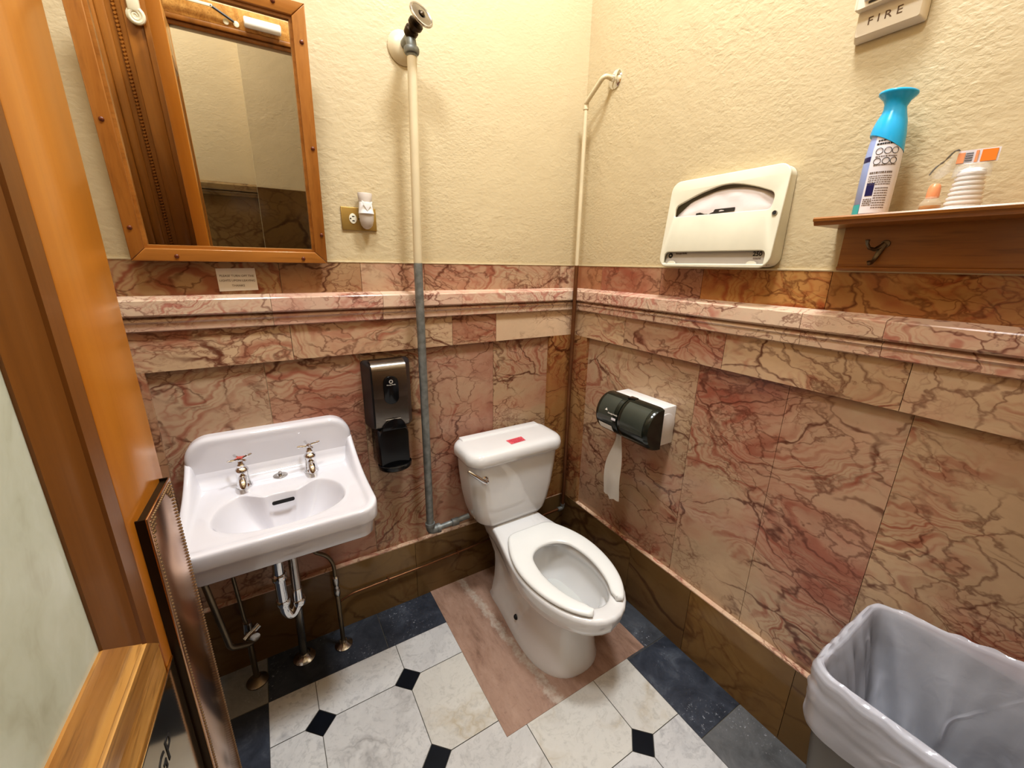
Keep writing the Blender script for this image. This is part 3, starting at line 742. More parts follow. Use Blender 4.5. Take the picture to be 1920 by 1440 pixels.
# copper line low along the baseboard
t = thing('supply_tube', 'thin copper tube running level along the back wall baseboard', 'pipe', (-.8, -.036, .17))
bm = newbm(); tube(bm, [(-1.198, -.085, .19), (-1.15, -.036, .165), (-.80, -.036, .170), (-.47, -.036, .186)], .0048, 10, .03); finish(bm, 'tube', 'copper', t)
for x, z in ((-.99, .1675), (-.66, .1775)):
    bm = newbm(); box(bm, x - .004, x + .004, -.042, -.0245, z - .009, z + .009, .001); finish(bm, 'clip', 'copper', t)

# ------------------------------------------------------------------ sink
SX = -1.333; ZD = .800
t = thing('wall_sink', 'white porcelain wall-hung sink with a tall backsplash', 'sink', (SX, 0, .72))
def ss(a, b, x): 
    u = max(0, min(1, (x - a) / (b - a))); return u * u * (3 - 2 * u)
def lip(x): return -.238 + .070 * ss(.025, .125, abs(x)) + .16 * ss(.105, .15, abs(x))   # scalloped ledge behind the bowl
NB, BC = 160, (0, -.300)
rim_in, rim_out = [], []
for k in range(NB):
    a = 2 * PI * (k + .5) / NB; dx, dy = math.cos(a), math.sin(a)
    e = 2.25; A_, B_ = .175, (.150 if dy > 0 else .105)
    r = 1 / ((abs(dx) / A_) ** e + (abs(dy) / B_) ** e) ** (1 / e)
    for _ in range(40):                               # pull the back edge forward along the ray to the ledge line
        if dy > 0 and BC[1] + dy * r > lip(dx * r): r *= .985
    rim_in.append((dx * r, BC[1] + dy * r))
    best = 9                                          # outer outline: rounded rectangle
    hx, y0_, y1_, rc = .251, -.455, -.030, .055
    lo, hi = 0, .6
    def inside(x, y):
        x = abs(x)
        if x > hx or y > y1_ or y < y0_: return False
        if y < y0_ + rc and x > hx - rc: return (x - hx + rc) ** 2 + (y - y0_ - rc) ** 2 <= rc * rc
        return True
    for _ in range(40):
        m = (lo + hi) / 2
        if inside(dx * m, BC[1] + dy * m): lo = m
        else: hi = m
    rim_out.append((dx * lo, BC[1] + dy * lo))
# even out the ledge line
for _ in range(3):
    rim_in = [((rim_in[k - 1][0] + 2 * rim_in[k][0] + rim_in[(k + 1) % NB][0]) / 4, (rim_in[k - 1][1] + 2 * rim_in[k][1] + rim_in[(k + 1) % NB][1]) / 4) for k in range(NB)]
def inward(k, d):
    x, y = rim_out[k]; nx = ny = 0
    if y < -.455 + .055 and abs(x) > .251 - .055:
        cx_, cy_ = math.copysign(.196, x), -.400; L = math.hypot(x - cx_, y - cy_) or 1; nx, ny = (x - cx_) / L, (y - cy_) / L
    elif abs(x) > .2505: nx = math.copysign(1, x)
    elif y < -.4545: ny = -1
    if y > -.031: return (max(-.251 + d, min(.251 - d, x)), y)
    return (x - nx * d, y - ny * d)
def armh(k):          # height of the raised edge: sweeps up to the splash along the sides, nearly flat in front
    x, y = rim_out[k]; u = max(0, min(1, (-y - .02) / .30))
    side = ss(.17, .245, abs(x)) * ss(-.452, -.40, y)
    return .003 + side * (.009 + .080 * (1 - u) ** 2.2) if y < -.031 else .003 + ss(.21, .25, abs(x)) * .085
bm = newbm(); rings = []
def radial(sc_, z): return [(SX + BC[0] + (x - BC[0]) * sc_, BC[1] + .02 * (1 - sc_) * 0 + (y - BC[1]) * sc_, z) for x, y in rim_in]
for q in (.06, .14, .25, .38, .50, .62, .72, .80, .87, .92, .96, .985):
    rings.append(radial(q, .799 - .132 * (1 - q ** 2.9) ** .95))
rings += [radial(1.0, .7965), radial(1.012, .7990), radial(1.03, .8)]
def blend(t, d): 
    out = []
    for k in range(NB):
        x0, y0 = rim_in[k][0] * 1.03, BC[1] + (rim_in[k][1] - BC[1]) * 1.03; x1, y1 = inward(k, d); out.append((SX + x0 + (x1 - x0) * t, y0 + (y1 - y0) * t, .8))
    return out
rings += [blend(.35, .040), blend(.7, .040), blend(1, .040)]
def outr(d, f): return [(SX + inward(k, d)[0], inward(k, d)[1], f(armh(k))) for k in range(NB)]
rings += [outr(.033, lambda h: .8 + h * .06), outr(.028, lambda h: .8 + h * .30), outr(.023, lambda h: .8 + h * .68), outr(.018, lambda h: .8 + h * .93), outr(.013, lambda h: .8 + h), outr(.006, lambda h: .8 + h), outr(.002, lambda h: .798 + h), outr(0, lambda h: .794 + h), outr(-.001, lambda h: .788 + h)]
rings += [outr(-.001, lambda h: .784), outr(-.001, lambda h: .762), outr(0, lambda h: .758), outr(.006, lambda h: .756), outr(.010, lambda h: .754), outr(.011, lambda h: .748), outr(.016, lambda h: .706), outr(.022, lambda h: .700), outr(.05, lambda h: .699)]
loft(bm, rings, True, False)
basin = finish(bm, 'basin', 'porcelain_sink', t, 50)
def sring(hw, zt, r, y, n=10):
    o = rrect(SX - hw, SX + hw, .74, zt, r, n); return [(x, y, z) for x, z in o]
bm = newbm(); loft(bm, [sring(.2495, .956, .072, -.003), sring(.2500, .957, .073, -.030), sring(.2495, .9565, .073, -.038), sring(.2465, .9535, .070, -.045), sring(.2420, .949, .067, -.049), sring(.236, .943, .062, -.0505), sring(.228, .935, .055, -.051)])
loft(bm, [[(SX + x, y, z) for y, z in ((-.045, .85), (-.052, .84), (-.055, .826), (-.060, .815), (-.068, .8065), (-.080, .8015), (-.095, .8002), (-.095, .795), (-.045, .795))] for x in (-.226, .226)])
finish(bm, 'splash_back', 'porcelain_sink', t, 45)
bm = newbm(); MS = frame((SX + .004, -.2435, .783), Vector((1, .0, .02)), (0, .12, 1)); prism(bm, rrect(-.031, .031, -.0055, .0055, .005, 4), 0, .004, MS); finish(bm, 'overflow_slot', 'ink', t, 0)
bm = newbm(); lathe(bm, [(.022, 0), (.022, .0015), (.019, .003), (.006, .0035), (.0055, .013), (.003, .015)], Matrix.Translation((SX + .004, -.097, .8005)), 24); finish(bm, 'waste_plug_plate', 'chrome_dull', t)
bm = newbm(); lathe(bm, [(.018, 0), (.018, .002), (.010, .003)], Matrix.Translation((SX, -.298, .6655)), 20); finish(bm, 'drain', 'chrome_dull', t)
def tap(x, y, label, hot, ang):
    t = thing('sink_tap', label, 'tap', (x, y, ZD), 'taps on the sink')
    bm = newbm(); P = Matrix.Translation((x, y, ZD + .0005)) @ Matrix.Scale(1.15, 4)
    lathe(bm, [(.020, 0), (.0205, .004), (.018, .008), (.0165, .02), (.015, .040), (.0165, .045), (.0165, .052), (.012, .058), (.009, .060), (.010, .066), (.007, .070), (.006, .082)], P, 20); finish(bm, 'body', 'chrome', t)
    bm = newbm(); tube(bm, [(x, y, ZD + .030), (x, y - .020, ZD + .036), (x, y - .040, ZD + .033), (x, y - .050, ZD + .022), (x, y - .051, ZD + .016)], [.0145, .0135, .012, .0115, .0105], 14); finish(bm, 'spout', 'chrome', t)
    bm = newbm(); c = Vector((x, y, ZD + .097))
    for k in range(4):
        a = ang + k * PI / 2; d = Vector((math.cos(a), math.sin(a), .10))
        tube(bm, [c, c + d * .016, c + d * .033, c + d * .037], [.0045, .0035, .0042, .002], 8)
    lathe(bm, [(.008, -.006), (.009, 0), (.008, .004), (.002, .006)], Matrix.Translation(c), 14); h = finish(bm, 'cross_handle', 'chrome', t)
    if hot:
        bm = newbm(); lathe(bm, [(.0085, 0), (.0085, .002), (.004, .003)], Matrix.Translation(c + Vector((0, 0, .004))), 14)
        for k in range(4):
            a = ang + k * PI / 2; d = Vector((math.cos(a), math.sin(a), .10)); tube(bm, [c + Vector((0, 0, .0035)), c + d * .014 + Vector((0, 0, .003))], .0022, 6)
        finish(bm, 'red_index', 'red_handle', h)
tap(SX - .098, -.118, 'chrome sink tap with red-marked cross handle', True, .5)
tap(SX + .100, -.112, 'chrome sink tap with plain cross handle, nearer the soap dispenser', False, .25)

# plumbing below the sink
t = thing('drain_trap', 'chrome drain trap and waste pipe under the sink', 'drain', (SX, -.15, 0))
bm = newbm(); tube(bm, [(-1.372, -.235, .68), (-1.378, -.205, .46), (-1.378, -.195, .335), (-1.36, -.19, .300), (-1.335, -.185, .335), (-1.333, -.18, .40)], .0165, 16, .05)
for p in ((-1.377, -.21, .49), (-1.378, -.195, .375), (-1.333, -.181, .345)): lathe(bm, [(.021, -.012), (.0225, -.008), (.0225, .008), (.021, .012)], Matrix.Translation(p), 12)
finish(bm, 'trap', 'chrome', t)
bm = newbm(); tube(bm, [(-1.329, -.17, .71), (-1.333, -.18, .40)], .0150, 16); finish(bm, 'waste_pipe', 'chrome_dull', t)
bm = newbm(); tube(bm, [(-1.336, -.18, .36), (-1.340, -.15, .25), (-1.345, -.098, .09), (-1.346, -.095, .02)], .0145, 14, .06); finish(bm, 'floor_pipe', 'chrome_dull', t)
bm = newbm(); lathe(bm, [(.040, .0), (.040, .004), (.024, .012), (.018, .022), (.0, .023)], Matrix.Translation((-1.346, -.095, .0005)), 24); finish(bm, 'floor_flange', 'chrome_dull', t)
t = thing('left_supply', 'dull left supply pipes with a valve under the sink', 'pipe', (-1.50, -.11, 0), 'supply pipes under the sink'); t.name = 'supply_pipe'
bm = newbm(); tube(bm, [(-1.505, -.112, .01), (-1.505, -.112, .21)], .0095, 12); tube(bm, [(-1.52, -.125, .72), (-1.505, -.120, .30), (-1.50, -.112, .25)], .006, 10)
finish(bm, 'riser', 'brass_old', t)
bm = newbm(); tube(bm, [(-1.585, -.22, .71), (-1.545, -.20, .27), (-1.495, -.16, .222), (-1.482, -.135, .222)], .0095, 12, .02); finish(bm, 'bent_pipe', 'brass_old', t)
bm = newbm(); tube(bm, [(-1.505, -.112, .20), (-1.50, -.112, .275)], .0145, 12); tube(bm, [(-1.515, -.135, .222), (-1.47, -.105, .240)], .013, 12); lathe(bm, [(.010, 0), (.018, .006), (.018, .016), (.006, .02)], frame((-1.487, -.14, .235), (1, .3, 0), (0, 0, 1)), 14); finish(bm, 'valve', 'chrome_dull', t)
bm = newbm(); lathe(bm, [(.036, 0), (.036, .004), (.022, .014), (.015, .026), (0, .027)], Matrix.Translation((-1.505, -.112, .0005)), 22); finish(bm, 'floor_flange', 'brass_old', t)
t = thing('supply_pipe', 'dull right supply pipe curving up to the sink underside', 'pipe', (-1.203, -.11, 0), 'supply pipes under the sink')
bm = newbm(); tube(bm, [(-1.203, -.113, .01), (-1.203, -.113, .30)], .0085, 12); tube(bm, [(-1.203, -.113, .32), (-1.203, -.113, .40), (-1.225, -.125, .455), (-1.268, -.15, .50), (-1.275, -.155, .71)], .0068, 12, .04); finish(bm, 'riser', 'brass_old', t)
bm = newbm(); lathe(bm, [(.009, 0), (.012, .004), (.012, .03), (.0095, .034), (.0095, .05), (.012, .054), (.012, .085), (.007, .09)], Matrix.Translation((-1.203, -.113, .25)), 12); finish(bm, 'union', 'chrome_dull', t)
bm = newbm(); lathe(bm, [(.034, 0), (.034, .004), (.020, .014), (.014, .024), (0, .025)], Matrix.Translation((-1.203, -.113, .0005)), 22); finish(bm, 'floor_flange', 'chrome_dull', t)

# ------------------------------------------------------------------ toilet
TX = -.437
t = thing('toilet', 'white two-piece toilet with an open-front seat', 'toilet', (TX, -.45, 0))
def outline(yb, yf, ym, W, nw, n=72, rb=.03, p=2.0, convex=False):
    """closed outline, counted by angle from the front; neck nw wide at the back"""
    right = []
    N = 40
    for k in range(N + 1):
        u = k / N; y = yf + (ym - yf) * (1 - math.cos(u * PI / 2))
        w = W * (1 - min(1, abs((y - ym) / (yf - ym))) ** p) ** (1 / p); right.append((w, y))
    for k in range(1, N + 1):
        y = ym + (yb - ym) * k / N; u = k / N
        w = nw + (W - nw) * ((1 - u ** 2.0) if convex else (1 - ss(.0, .85, u)))
        e = yb - y
        if e < rb: w = w - rb + math.sqrt(max(0, rb * rb - (rb - e) ** 2))
        right.append((w, y))
    poly = right + [(-w, y) for w, y in reversed(right)]
    yc = (yb + yf) / 2; out = []
    for i in range(n):                               # ray cast so that every outline has matching points
        a = -PI / 2 + 2 * PI * i / n; d = (math.cos(a), math.sin(a)); best = None
        for (x0, y0), (x1, y1) in zip(poly, poly[1:] + poly[:1]):
            ex, ey = x1 - x0, y1 - y0; den = d[0] * ey - d[1] * ex
            if abs(den) < 1e-12: continue
            tt = (x0 * ey - (y0 - yc) * ex) / den; uu = (x0 * d[1] - (y0 - yc) * d[0]) / den
            if tt > 0 and -1e-6 <= uu <= 1 + 1e-6 and (best is None or tt > best): best = tt
        best = best or .01
        out.append((d[0] * best, yc + d[1] * best))
    return out
def ring(o, z, s=1.0): return [(TX + x, y, z) for x, y in o]
bm = newbm()
rings = [ring(outline(-.16, -.702, -.50, .150, .128, p=2.4), .0), ring(outline(-.16, -.704, -.50, .151, .128, p=2.4), .012), ring(outline(-.16, -.697, -.51, .141, .118, p=2.4), .03),
         ring(outline(-.16, -.690, -.52, .130, .108, p=2.4), .12), ring(outline(-.16, -.690, -.52, .127, .106, p=2.4), .20), ring(outline(-.14, -.700, -.52, .136, .106, p=2.3), .25),
         ring(outline(-.11, -.712, -.53, .139, .106, p=2.2), .285), ring(outline(-.09, -.726, -.53, .145, .107, p=2.2), .298), ring(outline(-.08, -.795, -.54, .170, .110, p=2.05), .3015), ring(outline(-.06, -.810, -.54, .1745, .112), .304), ring(outline(-.055, -.816, -.54, .177, .114), .310),
         ring(outline(-.05, -.824, -.54, .180, .117), .335), ring(outline(-.05, -.831, -.54, .182, .119), .365), ring(outline(-.05, -.829, -.54, .180, .118), .376), ring(outline(-.055, -.822, -.54, .173, .113), .381)]
rings += [ring(outline(-.375, -.775, -.57, .122, .095, rb=.06), .381), ring(outline(-.38, -.768, -.57, .117, .09, rb=.06), .376), ring(outline(-.385, -.765, -.57, .116, .09, rb=.06), .350), ring(outline(-.375, -.775, -.57, .124, .10, rb=.06), .335),
          ring(outline(-.385, -.765, -.57, .120, .10, rb=.06), .30), ring(outline(-.40, -.735, -.56, .100, .085, rb=.06), .24), ring(outline(-.42, -.68, -.54, .075, .065, rb=.05), .195), ring(outline(-.43, -.62, -.52, .055, .05, rb=.04), .17), ring(outline(-.44, -.58, -.51, .03, .03, rb=.02), .16)]
loft(bm, rings)
finish(bm, 'bowl', 'porcelain', t, 50)
bm = newbm(); loft(bm, [ring(outline(-.412, -.70, -.545, .084, .072, rb=.05), .205), ring(outline(-.412, -.70, -.545, .084, .072, rb=.05), .2055)]); finish(bm, 'water', 'water', t)
bm = newbm(); box(bm, TX - .112, TX + .112, -.215, -.05, .355, .386, .02, 4); finish(bm, 'tank_deck', 'porcelain', t)
bm = newbm(); lathe(bm, [(.0115, 0), (.0115, .004), (.0085, .010), (.002, .013)], frame((TX - .1265, -.42, .085), (0, 0, 1), (0, 1, 0)), 16); finish(bm, 'bolt_cap', 'ink', t)
# seat: open-front ring
Oo = outline(-.298, -.820, -.53, .178, .100, 160, rb=.02, convex=True); Io = outline(-.425, -.784, -.57, .106, .072, 160, rb=.06, p=1.9, convex=True)
yc0 = (-.298 - .818) / 2
def ray(poly, a):
    d = (math.cos(a), math.sin(a)); best = None
    for (x0, y0), (x1, y1) in zip(poly, poly[1:] + poly[:1]):
        ex, ey = x1 - x0, y1 - y0; den = d[0] * ey - d[1] * ex
        if abs(den) < 1e-12: continue
        tt = (x0 * ey - (y0 - yc0) * ex) / den; uu = (x0 * d[1] - (y0 - yc0) * d[0]) / den
        if tt > 0 and -1e-6 <= uu <= 1 + 1e-6 and (best is None or tt > best): best = tt
    return Vector((d[0] * best, yc0 + d[1] * best))
bm = newbm(); rings = []
N = 120; a0 = math.radians(13.5)
for k in range(N + 1):
    u = k / N; a = -PI / 2 + a0 + (2 * PI - 2 * a0) * u
    o_, i_ = ray(Oo, a), ray(Io, a)
    # prong tips are cut straight at the gap and taper to a rounded nose
    e = min(u, 1 - u) * (2 * PI - 2 * a0) * .26
    sgn = 1 if u < .5 else -1
    if e < .022:
        f = math.sqrt(max(0, 1 - (1 - e / .022) ** 2)) * .9 + .1; mid = (o_ * .5 + i_ * .5); o_ = mid + (o_ - mid) * f; i_ = mid + (i_ - mid) * f
    sec = []
    w = (o_ - i_); L = w.length; r = min(.009, L * .4)
    for q, z in ((0, .390), (r, .384), (L - r, .384), (L, .391), (L, .397), (L - r * .5, .402), (L - r * 1.6, .405), (L * .5, .4055), (r * 1.6, .404), (r * .5, .401), (0, .397)):
        p = i_ + w.normalized() * q; sec.append((TX + p.x, p.y, z))
    rings.append(sec)
loft(bm, rings); seat = finish(bm, 'seat', 'seat', t, 50)
# tank
def tring(hw, yb, yf, r, z, bow=.02, n=8):
    o = rrect(-hw, hw, yf, yb, r, n); out = []
    for x, y in o:
        if y < (yb + yf) / 2: y -= bow * (1 - (x / hw) ** 2) * ((yb + yf) / 2 - y) / ((yb - yf) / 2)
        out.append((TX - .004 + x, y, z))
    return out
bm = newbm()
loft(bm, [tring(.140, -.04, -.185, .05, .388), tring(.165, -.035, -.198, .05, .394), tring(.178, -.032, -.204, .05, .41), tring(.193, -.030, -.210, .05, .46), tring(.208, -.028, -.214, .05, .54), tring(.219, -.028, -.218, .05, .64), tring(.223, -.028, -.219, .05, .705)])
finish(bm, 'tank', 'porcelain', t, 50)
bm = newbm()
loft(bm, [tring(.226, -.026, -.222, .05, .7045), tring(.234, -.022, -.234, .055, .707), tring(.238, -.020, -.239, .058, .715), tring(.239, -.019, -.240, .06, .735), tring(.235, -.020, -.236, .06, .751), tring(.226, -.024, -.228, .058, .760), tring(.212, -.030, -.216, .055, .7645), tring(.19, -.04, -.195, .05, .766)])
box(bm, TX - .205, TX + .197, -.078, -.032, .757, .7705, .006, 3)
lid = finish(bm, 'tank_lid', 'porcelain', t, 50)
bm = newbm(); ML = frame((-.432, -.180, .7668), (1, .10, 0), (-.10, 1, 0)); prism(bm, [(-.042, -.021), (.034, -.022), (.042, .020), (-.040, .023)], 0, .0006, ML); stk = finish(bm, 'sticker', 'red_sticker', lid, 0); stk['label'] = 'small pink-red sticker'
bm = newbm()
for y, a, b in ((.012, -.030, .022), (.003, -.034, .030), (-.006, -.030, .026), (-.014, -.024, .030)):
    x = a
    while x < b: 
        w_ = random.uniform(.004, .009); prism(bm, [(x, y - .0022), (x + w_, y - .0022), (x + w_, y + .0022), (x, y + .0022)], .0006, .0009, ML); x += w_ + .002
finish(bm, 'sticker_print', 'red_ink', lid, 0)
bm = newbm(); tube(bm, [(-.612, -.232, .648), (-.622, -.252, .650), (-.640, -.248, .665), (-.668, -.232, .690), (-.684, -.222, .702)], [.007, .0105, .009, .0085, .006], 12); lathe(bm, [(.016, 0), (.016, .004), (.010, .008), (.009, .022), (.004, .025)], frame((-.612, -.224, .646), (1, 0, 0), (0, 0, 1)), 18); finish(bm, 'flush_lever', 'chrome', t)
bm = newbm(); tube(bm, [(TX - .10, -.12, .39), (TX - .10, -.12, .355)], .012, 10); tube(bm, [(TX - .07, -.11, .39), (TX - .07, -.11, .36)], .008, 10); finish(bm, 'tank_fitting', 'galv', t)

# ------------------------------------------------------------------ soap dispenser
t = thing('soap_dispenser', 'black and brushed steel soap dispenser on the marble between sink and pipe', 'soap dispenser', (-.935, -.004, .72))
def xz(x0, x1, z0, z1, r): return rrect(x0, x1, z0, z1, r, 4)
bm = newbm()
loft(bm, [[(x, y, z) for x, z in xz(a, b, c, d, r)] for y, a, b, c, d, r in ((-.004, -1.020, -.840, .888, 1.150, .012), (-.03, -1.018, -.842, .888, 1.150, .012), (-.055, -1.013, -.850, .890, 1.146, .012), (-.085, -1.004, -.872, .897, 1.140, .010))])
finish(bm, 'housing', 'dark_plastic', t)
# bent steel front
prof = [(-.040, 1.1575), (-.065, 1.156), (-.084, 1.150), (-.095, 1.140), (-.100, 1.124), (-.103, 1.06), (-.104, .98), (-.103, .925), (-.098, .906)]
bm = newbm(); loft(bm, [[(x, y + dy, z + dz) for x in (-1.001, -.876)] for (y, z), dy, dz in [(q, 0, 0) for q in prof]] , False, False, False)
r = bmesh.ops.solidify(bm, geom=bm.faces[:], thickness=.003); finish(bm, 'front_cover', 'steel', t, 50)
Mf = frame((-.937, -.1045, 1.050), (1, 0, 0), (0, -.012, 1))
bm = newbm(); prism(bm, rrect(-.027, .027, -.054, .054, .026, 8), 0, .003, Mf, 0, .001); win = finish(bm, 'window', 'black_plastic', t)
bm = newbm(); lathe(bm, [(.0075, 0), (.0075, .0004)], Mf @ Matrix.Translation((0, .033, .0032)), 20); finish(bm, 'logo_disc', 'box_grey', t, 0)
text('logo_text', 'Georgia-Pacific', 'paper', Mf @ Matrix.Translation((0, .021, .0034)), .0055, t)
bm = newbm(); prism(bm, [(-.004, .036), (0, .0385), (.004, .036), (.004, .030), (-.004, .030)], .0036, .0040, Mf); finish(bm, 'logo_mark', 'ink', t, 0)
bm = newbm(); prism(bm, rrect(-.028, .028, -.0012, .0012, .001, 2), .0, .0006, frame((-.937, -.107, .936), (1, 0, 0), (0, 0, 1))); finish(bm, 'model_mark', 'grey_plastic', t, 0)
bm = newbm()
loft(bm, [[(x, y, z) for x, z in xz(a, b, c, d, r)] for y, a, b, c, d, r in ((-.004, -1.000, -.872, .725, .905, .02), (-.045, -.998, -.874, .720, .905, .03), (-.085, -.996, -.876, .716, .902, .035), (-.098, -.990, -.882, .724, .895, .03))])
finish(bm, 'tray_back', 'black_plastic', t, 50)
bm = newbm(); prism(bm, [(-.934 + .045 * math.cos(k * PI / 12), .892 + .046 * math.sin(k * PI / 12)) for k in range(13)], .097, .1085, WA, 0, .003); finish(bm, 'nozzle_cover', 'black_plastic', t)
bm = newbm(); loft(bm, [[(-.934 + a * math.cos(2 * PI * k / 28), -.075 + b * math.sin(2 * PI * k / 28), z) for k in range(28)] for z, a, b in ((.716, .040, .03), (.718, .056, .042), (.726, .064, .050), (.742, .066, .052), (.744, .063, .049), (.735, .058, .044))]); finish(bm, 'drip_tray', 'black_plastic', t)

# ------------------------------------------------------------------ toilet paper dispenser
t = thing('paper_dispenser', 'smoked-black and white double toilet paper dispenser on the right wall', 'paper dispenser', (-.004, -.517, .84))
bm = newbm(); box(bm, -.096, -.004, -.642, -.394, .846, 1.000, .004, 2); finish(bm, 'housing', 'white_plastic', t)
bm = newbm(); lathe(bm, [(.050, 0), (.050, .0015), (.047, .0025), (.0, .0026)], frame((-.056, -.642, .925), (1, 0, 0), (0, 0, 1)), 32); finish(bm, 'end_disc', 'white_plastic', t)
def dprof(k=1.0):
    pts = [(-.090, 1.004)]
    for i in range(15):
        a = math.radians(82 - i * 164 / 14); pts.append((-.098 - .078 * k * math.cos(a), .921 + .084 * k * math.sin(a)))
    pts.append((-.090, .836)); return pts
def cov(bm, ys, mi=0):
    loft(bm, [[(x * 1, y, z) for x, z in [((-.09 + (px + .09) * s), (.921 + (pz - .921) * s)) for px, pz in dprof()]] for y, s in ys])
bm = newbm(); cov(bm, [(-.382, .90), (-.386, .965), (-.394, 1.0), (-.500, 1.0), (-.504, .985)]); cov1 = finish(bm, 'cover', 'smoke', t, 50)
bm = newbm(); cov(bm, [(-.506, .97), (-.515, 1.012), (-.53, 1.02), (-.635, 1.02), (-.646, 1.0), (-.655, .94)]); cov2 = finish(bm, 'cover', 'smoke', t, 50)
# lighter curved panels of the two covers
def panel(bm, y0, y1, a0, a1, k, ny=2):
    rings = []
    for i in range(13):
        a = math.radians(a0 + (a1 - a0) * i / 12); rings.append([(-.098 - .078 * k * math.cos(a), y, .921 + .084 * k * math.sin(a)) for y in (y0, y1)])
    loft(bm, rings, False, False, False)
bm = newbm(); panel(bm, -.525, -.635, 66, -12, 1.035); finish(bm, 'cover_panel', 'smoke_light', t, 50)
bm = newbm(); panel(bm, -.402, -.486, 66, -10, 1.012); finish(bm, 'cover_panel', 'smoke_light', t, 50)
bm = newbm(); panel(bm, -.404, -.478, -22, -44, 1.018); finish(bm, 'paper_window', 'tissue', t, 50)
bm = newbm(); box(bm, -.115, -.088, -.530, -.495, 1.000, 1.009, .003); finish(bm, 'lock_tab', 'black_plastic', t)
def onc(y, a, k): 
    a = math.radians(a); p = Vector((-.098 - .078 * k * math.cos(a), y, .921 + .084 * k * math.sin(a)))
    up = Vector((.078 * math.sin(a), 0, .084 * math.cos(a))); return frame(p, (0, -1, 0), up)
text('logo_text', 'Georgia-Pacific', 'paper', onc(-.482, 14, 1.035), .0085, t)
bm = newbm(); prism(bm, [(-.024, -.001), (-.010, -.001), (-.017, .009)], 0, .0006, onc(-.462, 19, 1.035)); finish(bm, 'logo_mark', 'paper', t, 0)
bm = newbm(); prism(bm, rrect(-.011, .011, -.005, .005, .001, 2), 0, .0006, onc(-.491, 2, 1.035)); finish(bm, 'info_label', 'label_white', t, 0)
t = thing('toilet_paper', 'white toilet tissue strip hanging from the smoked paper dispenser', 'toilet paper', (-.12, -.47, .86))
bm = newbm(); rows = []
for k in range(19):
    u = k / 18; z = .848 - .290 * u
    w0 = .014 + .030 * ss(0, .55, u); c = -.474 + .004 * math.sin(u * 5) - .0 * u
    row = []
    for j in range(9):
        s = j / 8 - .5
        zz = z - (.004 * math.sin(j * 1.9) + .006 * (1 - abs(s) * 2) if k == 18 else 0)
        row.append((-.128 - .014 * u + .010 * math.sin(u * 6.5) * (1 - .4 * u) + .018 * abs(s) * (1 - u * .6) + .004 * math.sin(s * 7 + u * 4), c - s * 2 * w0, zz))
    rows.append(row)
loft(bm, rows, False, False, False); bmesh.ops.solidify(bm, geom=bm.faces[:], thickness=.0006); finish(bm, 'hanging_sheet', 'tissue', t, 60)

# ------------------------------------------------------------------ seat cover dispenser
t = thing('seat_cover_dispenser', 'ivory toilet seat cover dispenser on the right wall above the stone', 'dispenser', (-.002, -.72, 1.508))
FY0, FY1, FZ0, FZ1 = .535, .912, 1.509, 1.780
FT = math.atan2(.070 - .040, FZ1 - FZ0)             # front leans back at the top
def fdepth(z): return .070 - (z - FZ0) * math.tan(FT)
MF = WB @ Matrix.Translation((0, FZ0, .070)) @ Matrix.Rotation(-FT, 4, 'X')       # local x along wall, y up the face, z outward
def curve_plate(name, outlines, ext, bev, M4, mat, parent):
    cu = bpy.data.curves.new(name, 'CURVE'); cu.dimensions = '2D'; cu.fill_mode = 'BOTH'; cu.extrude = ext; cu.bevel_depth = bev; cu.bevel_resolution = 2
    for o in outlines:
        s = cu.splines.new('POLY'); s.points.add(len(o) - 1); s.use_cyclic_u = True
        for p, (a, b) in zip(s.points, o): p.co = (a, b, 0, 1)
    to = bpy.data.objects.new(name, cu); COL.objects.link(to)
    me = bpy.data.meshes.new_from_object(to.evaluated_get(bpy.context.evaluated_depsgraph_get())); bpy.data.objects.remove(to)
    me.transform(M4); bm = bmesh.new(); bm.from_mesh(me); bpy.data.meshes.remove(me)
    bmesh.ops.remove_doubles(bm, verts=bm.verts[:], dist=.0002)
    return finish(bm, name, mat, parent, 40)
HF = (FZ1 - FZ0) / math.cos(FT)
out = rrect(FY0, FY1, 0, HF, .030, 8)
def smoothpoly(pts, r): 
    P = [Vector((a, b, 0)) for a, b in pts]; res = []
    n = len(P)
    for i in range(n):
        a, b, c = P[i - 1], P[i], P[(i + 1) % n]; u, w_ = a - b, c - b; q = min(r[i] if isinstance(r, list) else r, u.length * .45, w_.length * .45)
        p0 = b + u.normalized() * q; p1 = b + w_.normalized() * q
        for k in range(6):
            tt = k / 5; v = p0 * (1 - tt) ** 2 + b * 2 * tt * (1 - tt) + p1 * tt * tt; res.append((v.x, v.y))
    return res
z_ = lambda z: z - FZ0
hole = smoothpoly([(.560, z_(1.668)), (.886, z_(1.664)), (.890, z_(1.712)), (.815, z_(1.741)), (.735, z_(1.758)), (.650, z_(1.741)), (.559, z_(1.706))], [.008, .016, .02, .08, .08, .08, .02])
slot = smoothpoly([(.548, -.001 + .006), (.900, .006), (.900, .049), (.548, .049)], [.003, .003, .02, .02])
curve_plate('front', [out, hole, slot], .0015, .0028, MF @ Matrix.Translation((0, 0, -.006)), 'ivory', t)
bm = newbm()                                        # side walls from the wall to the front
o0 = rrect(FY0, FY1, FZ0, FZ1, .030, 8); rA = [WB @ Vector((a, b, .002)) for a, b in o0]; rB = [WB @ Vector((a, b, fdepth(b) - .004)) for a, b in o0]
o2 = rrect(FY0 + .004, FY1 - .004, FZ0 + .004, FZ1 - .004, .027, 8); rC = [WB @ Vector((a, b, fdepth(b) - .004)) for a, b in o2]; rD = [WB @ Vector((a, b, .004)) for a, b in o2]
loft(bm, [rA, rB, rC, rD], False, True); finish(bm, 'case', 'ivory', t, 40)
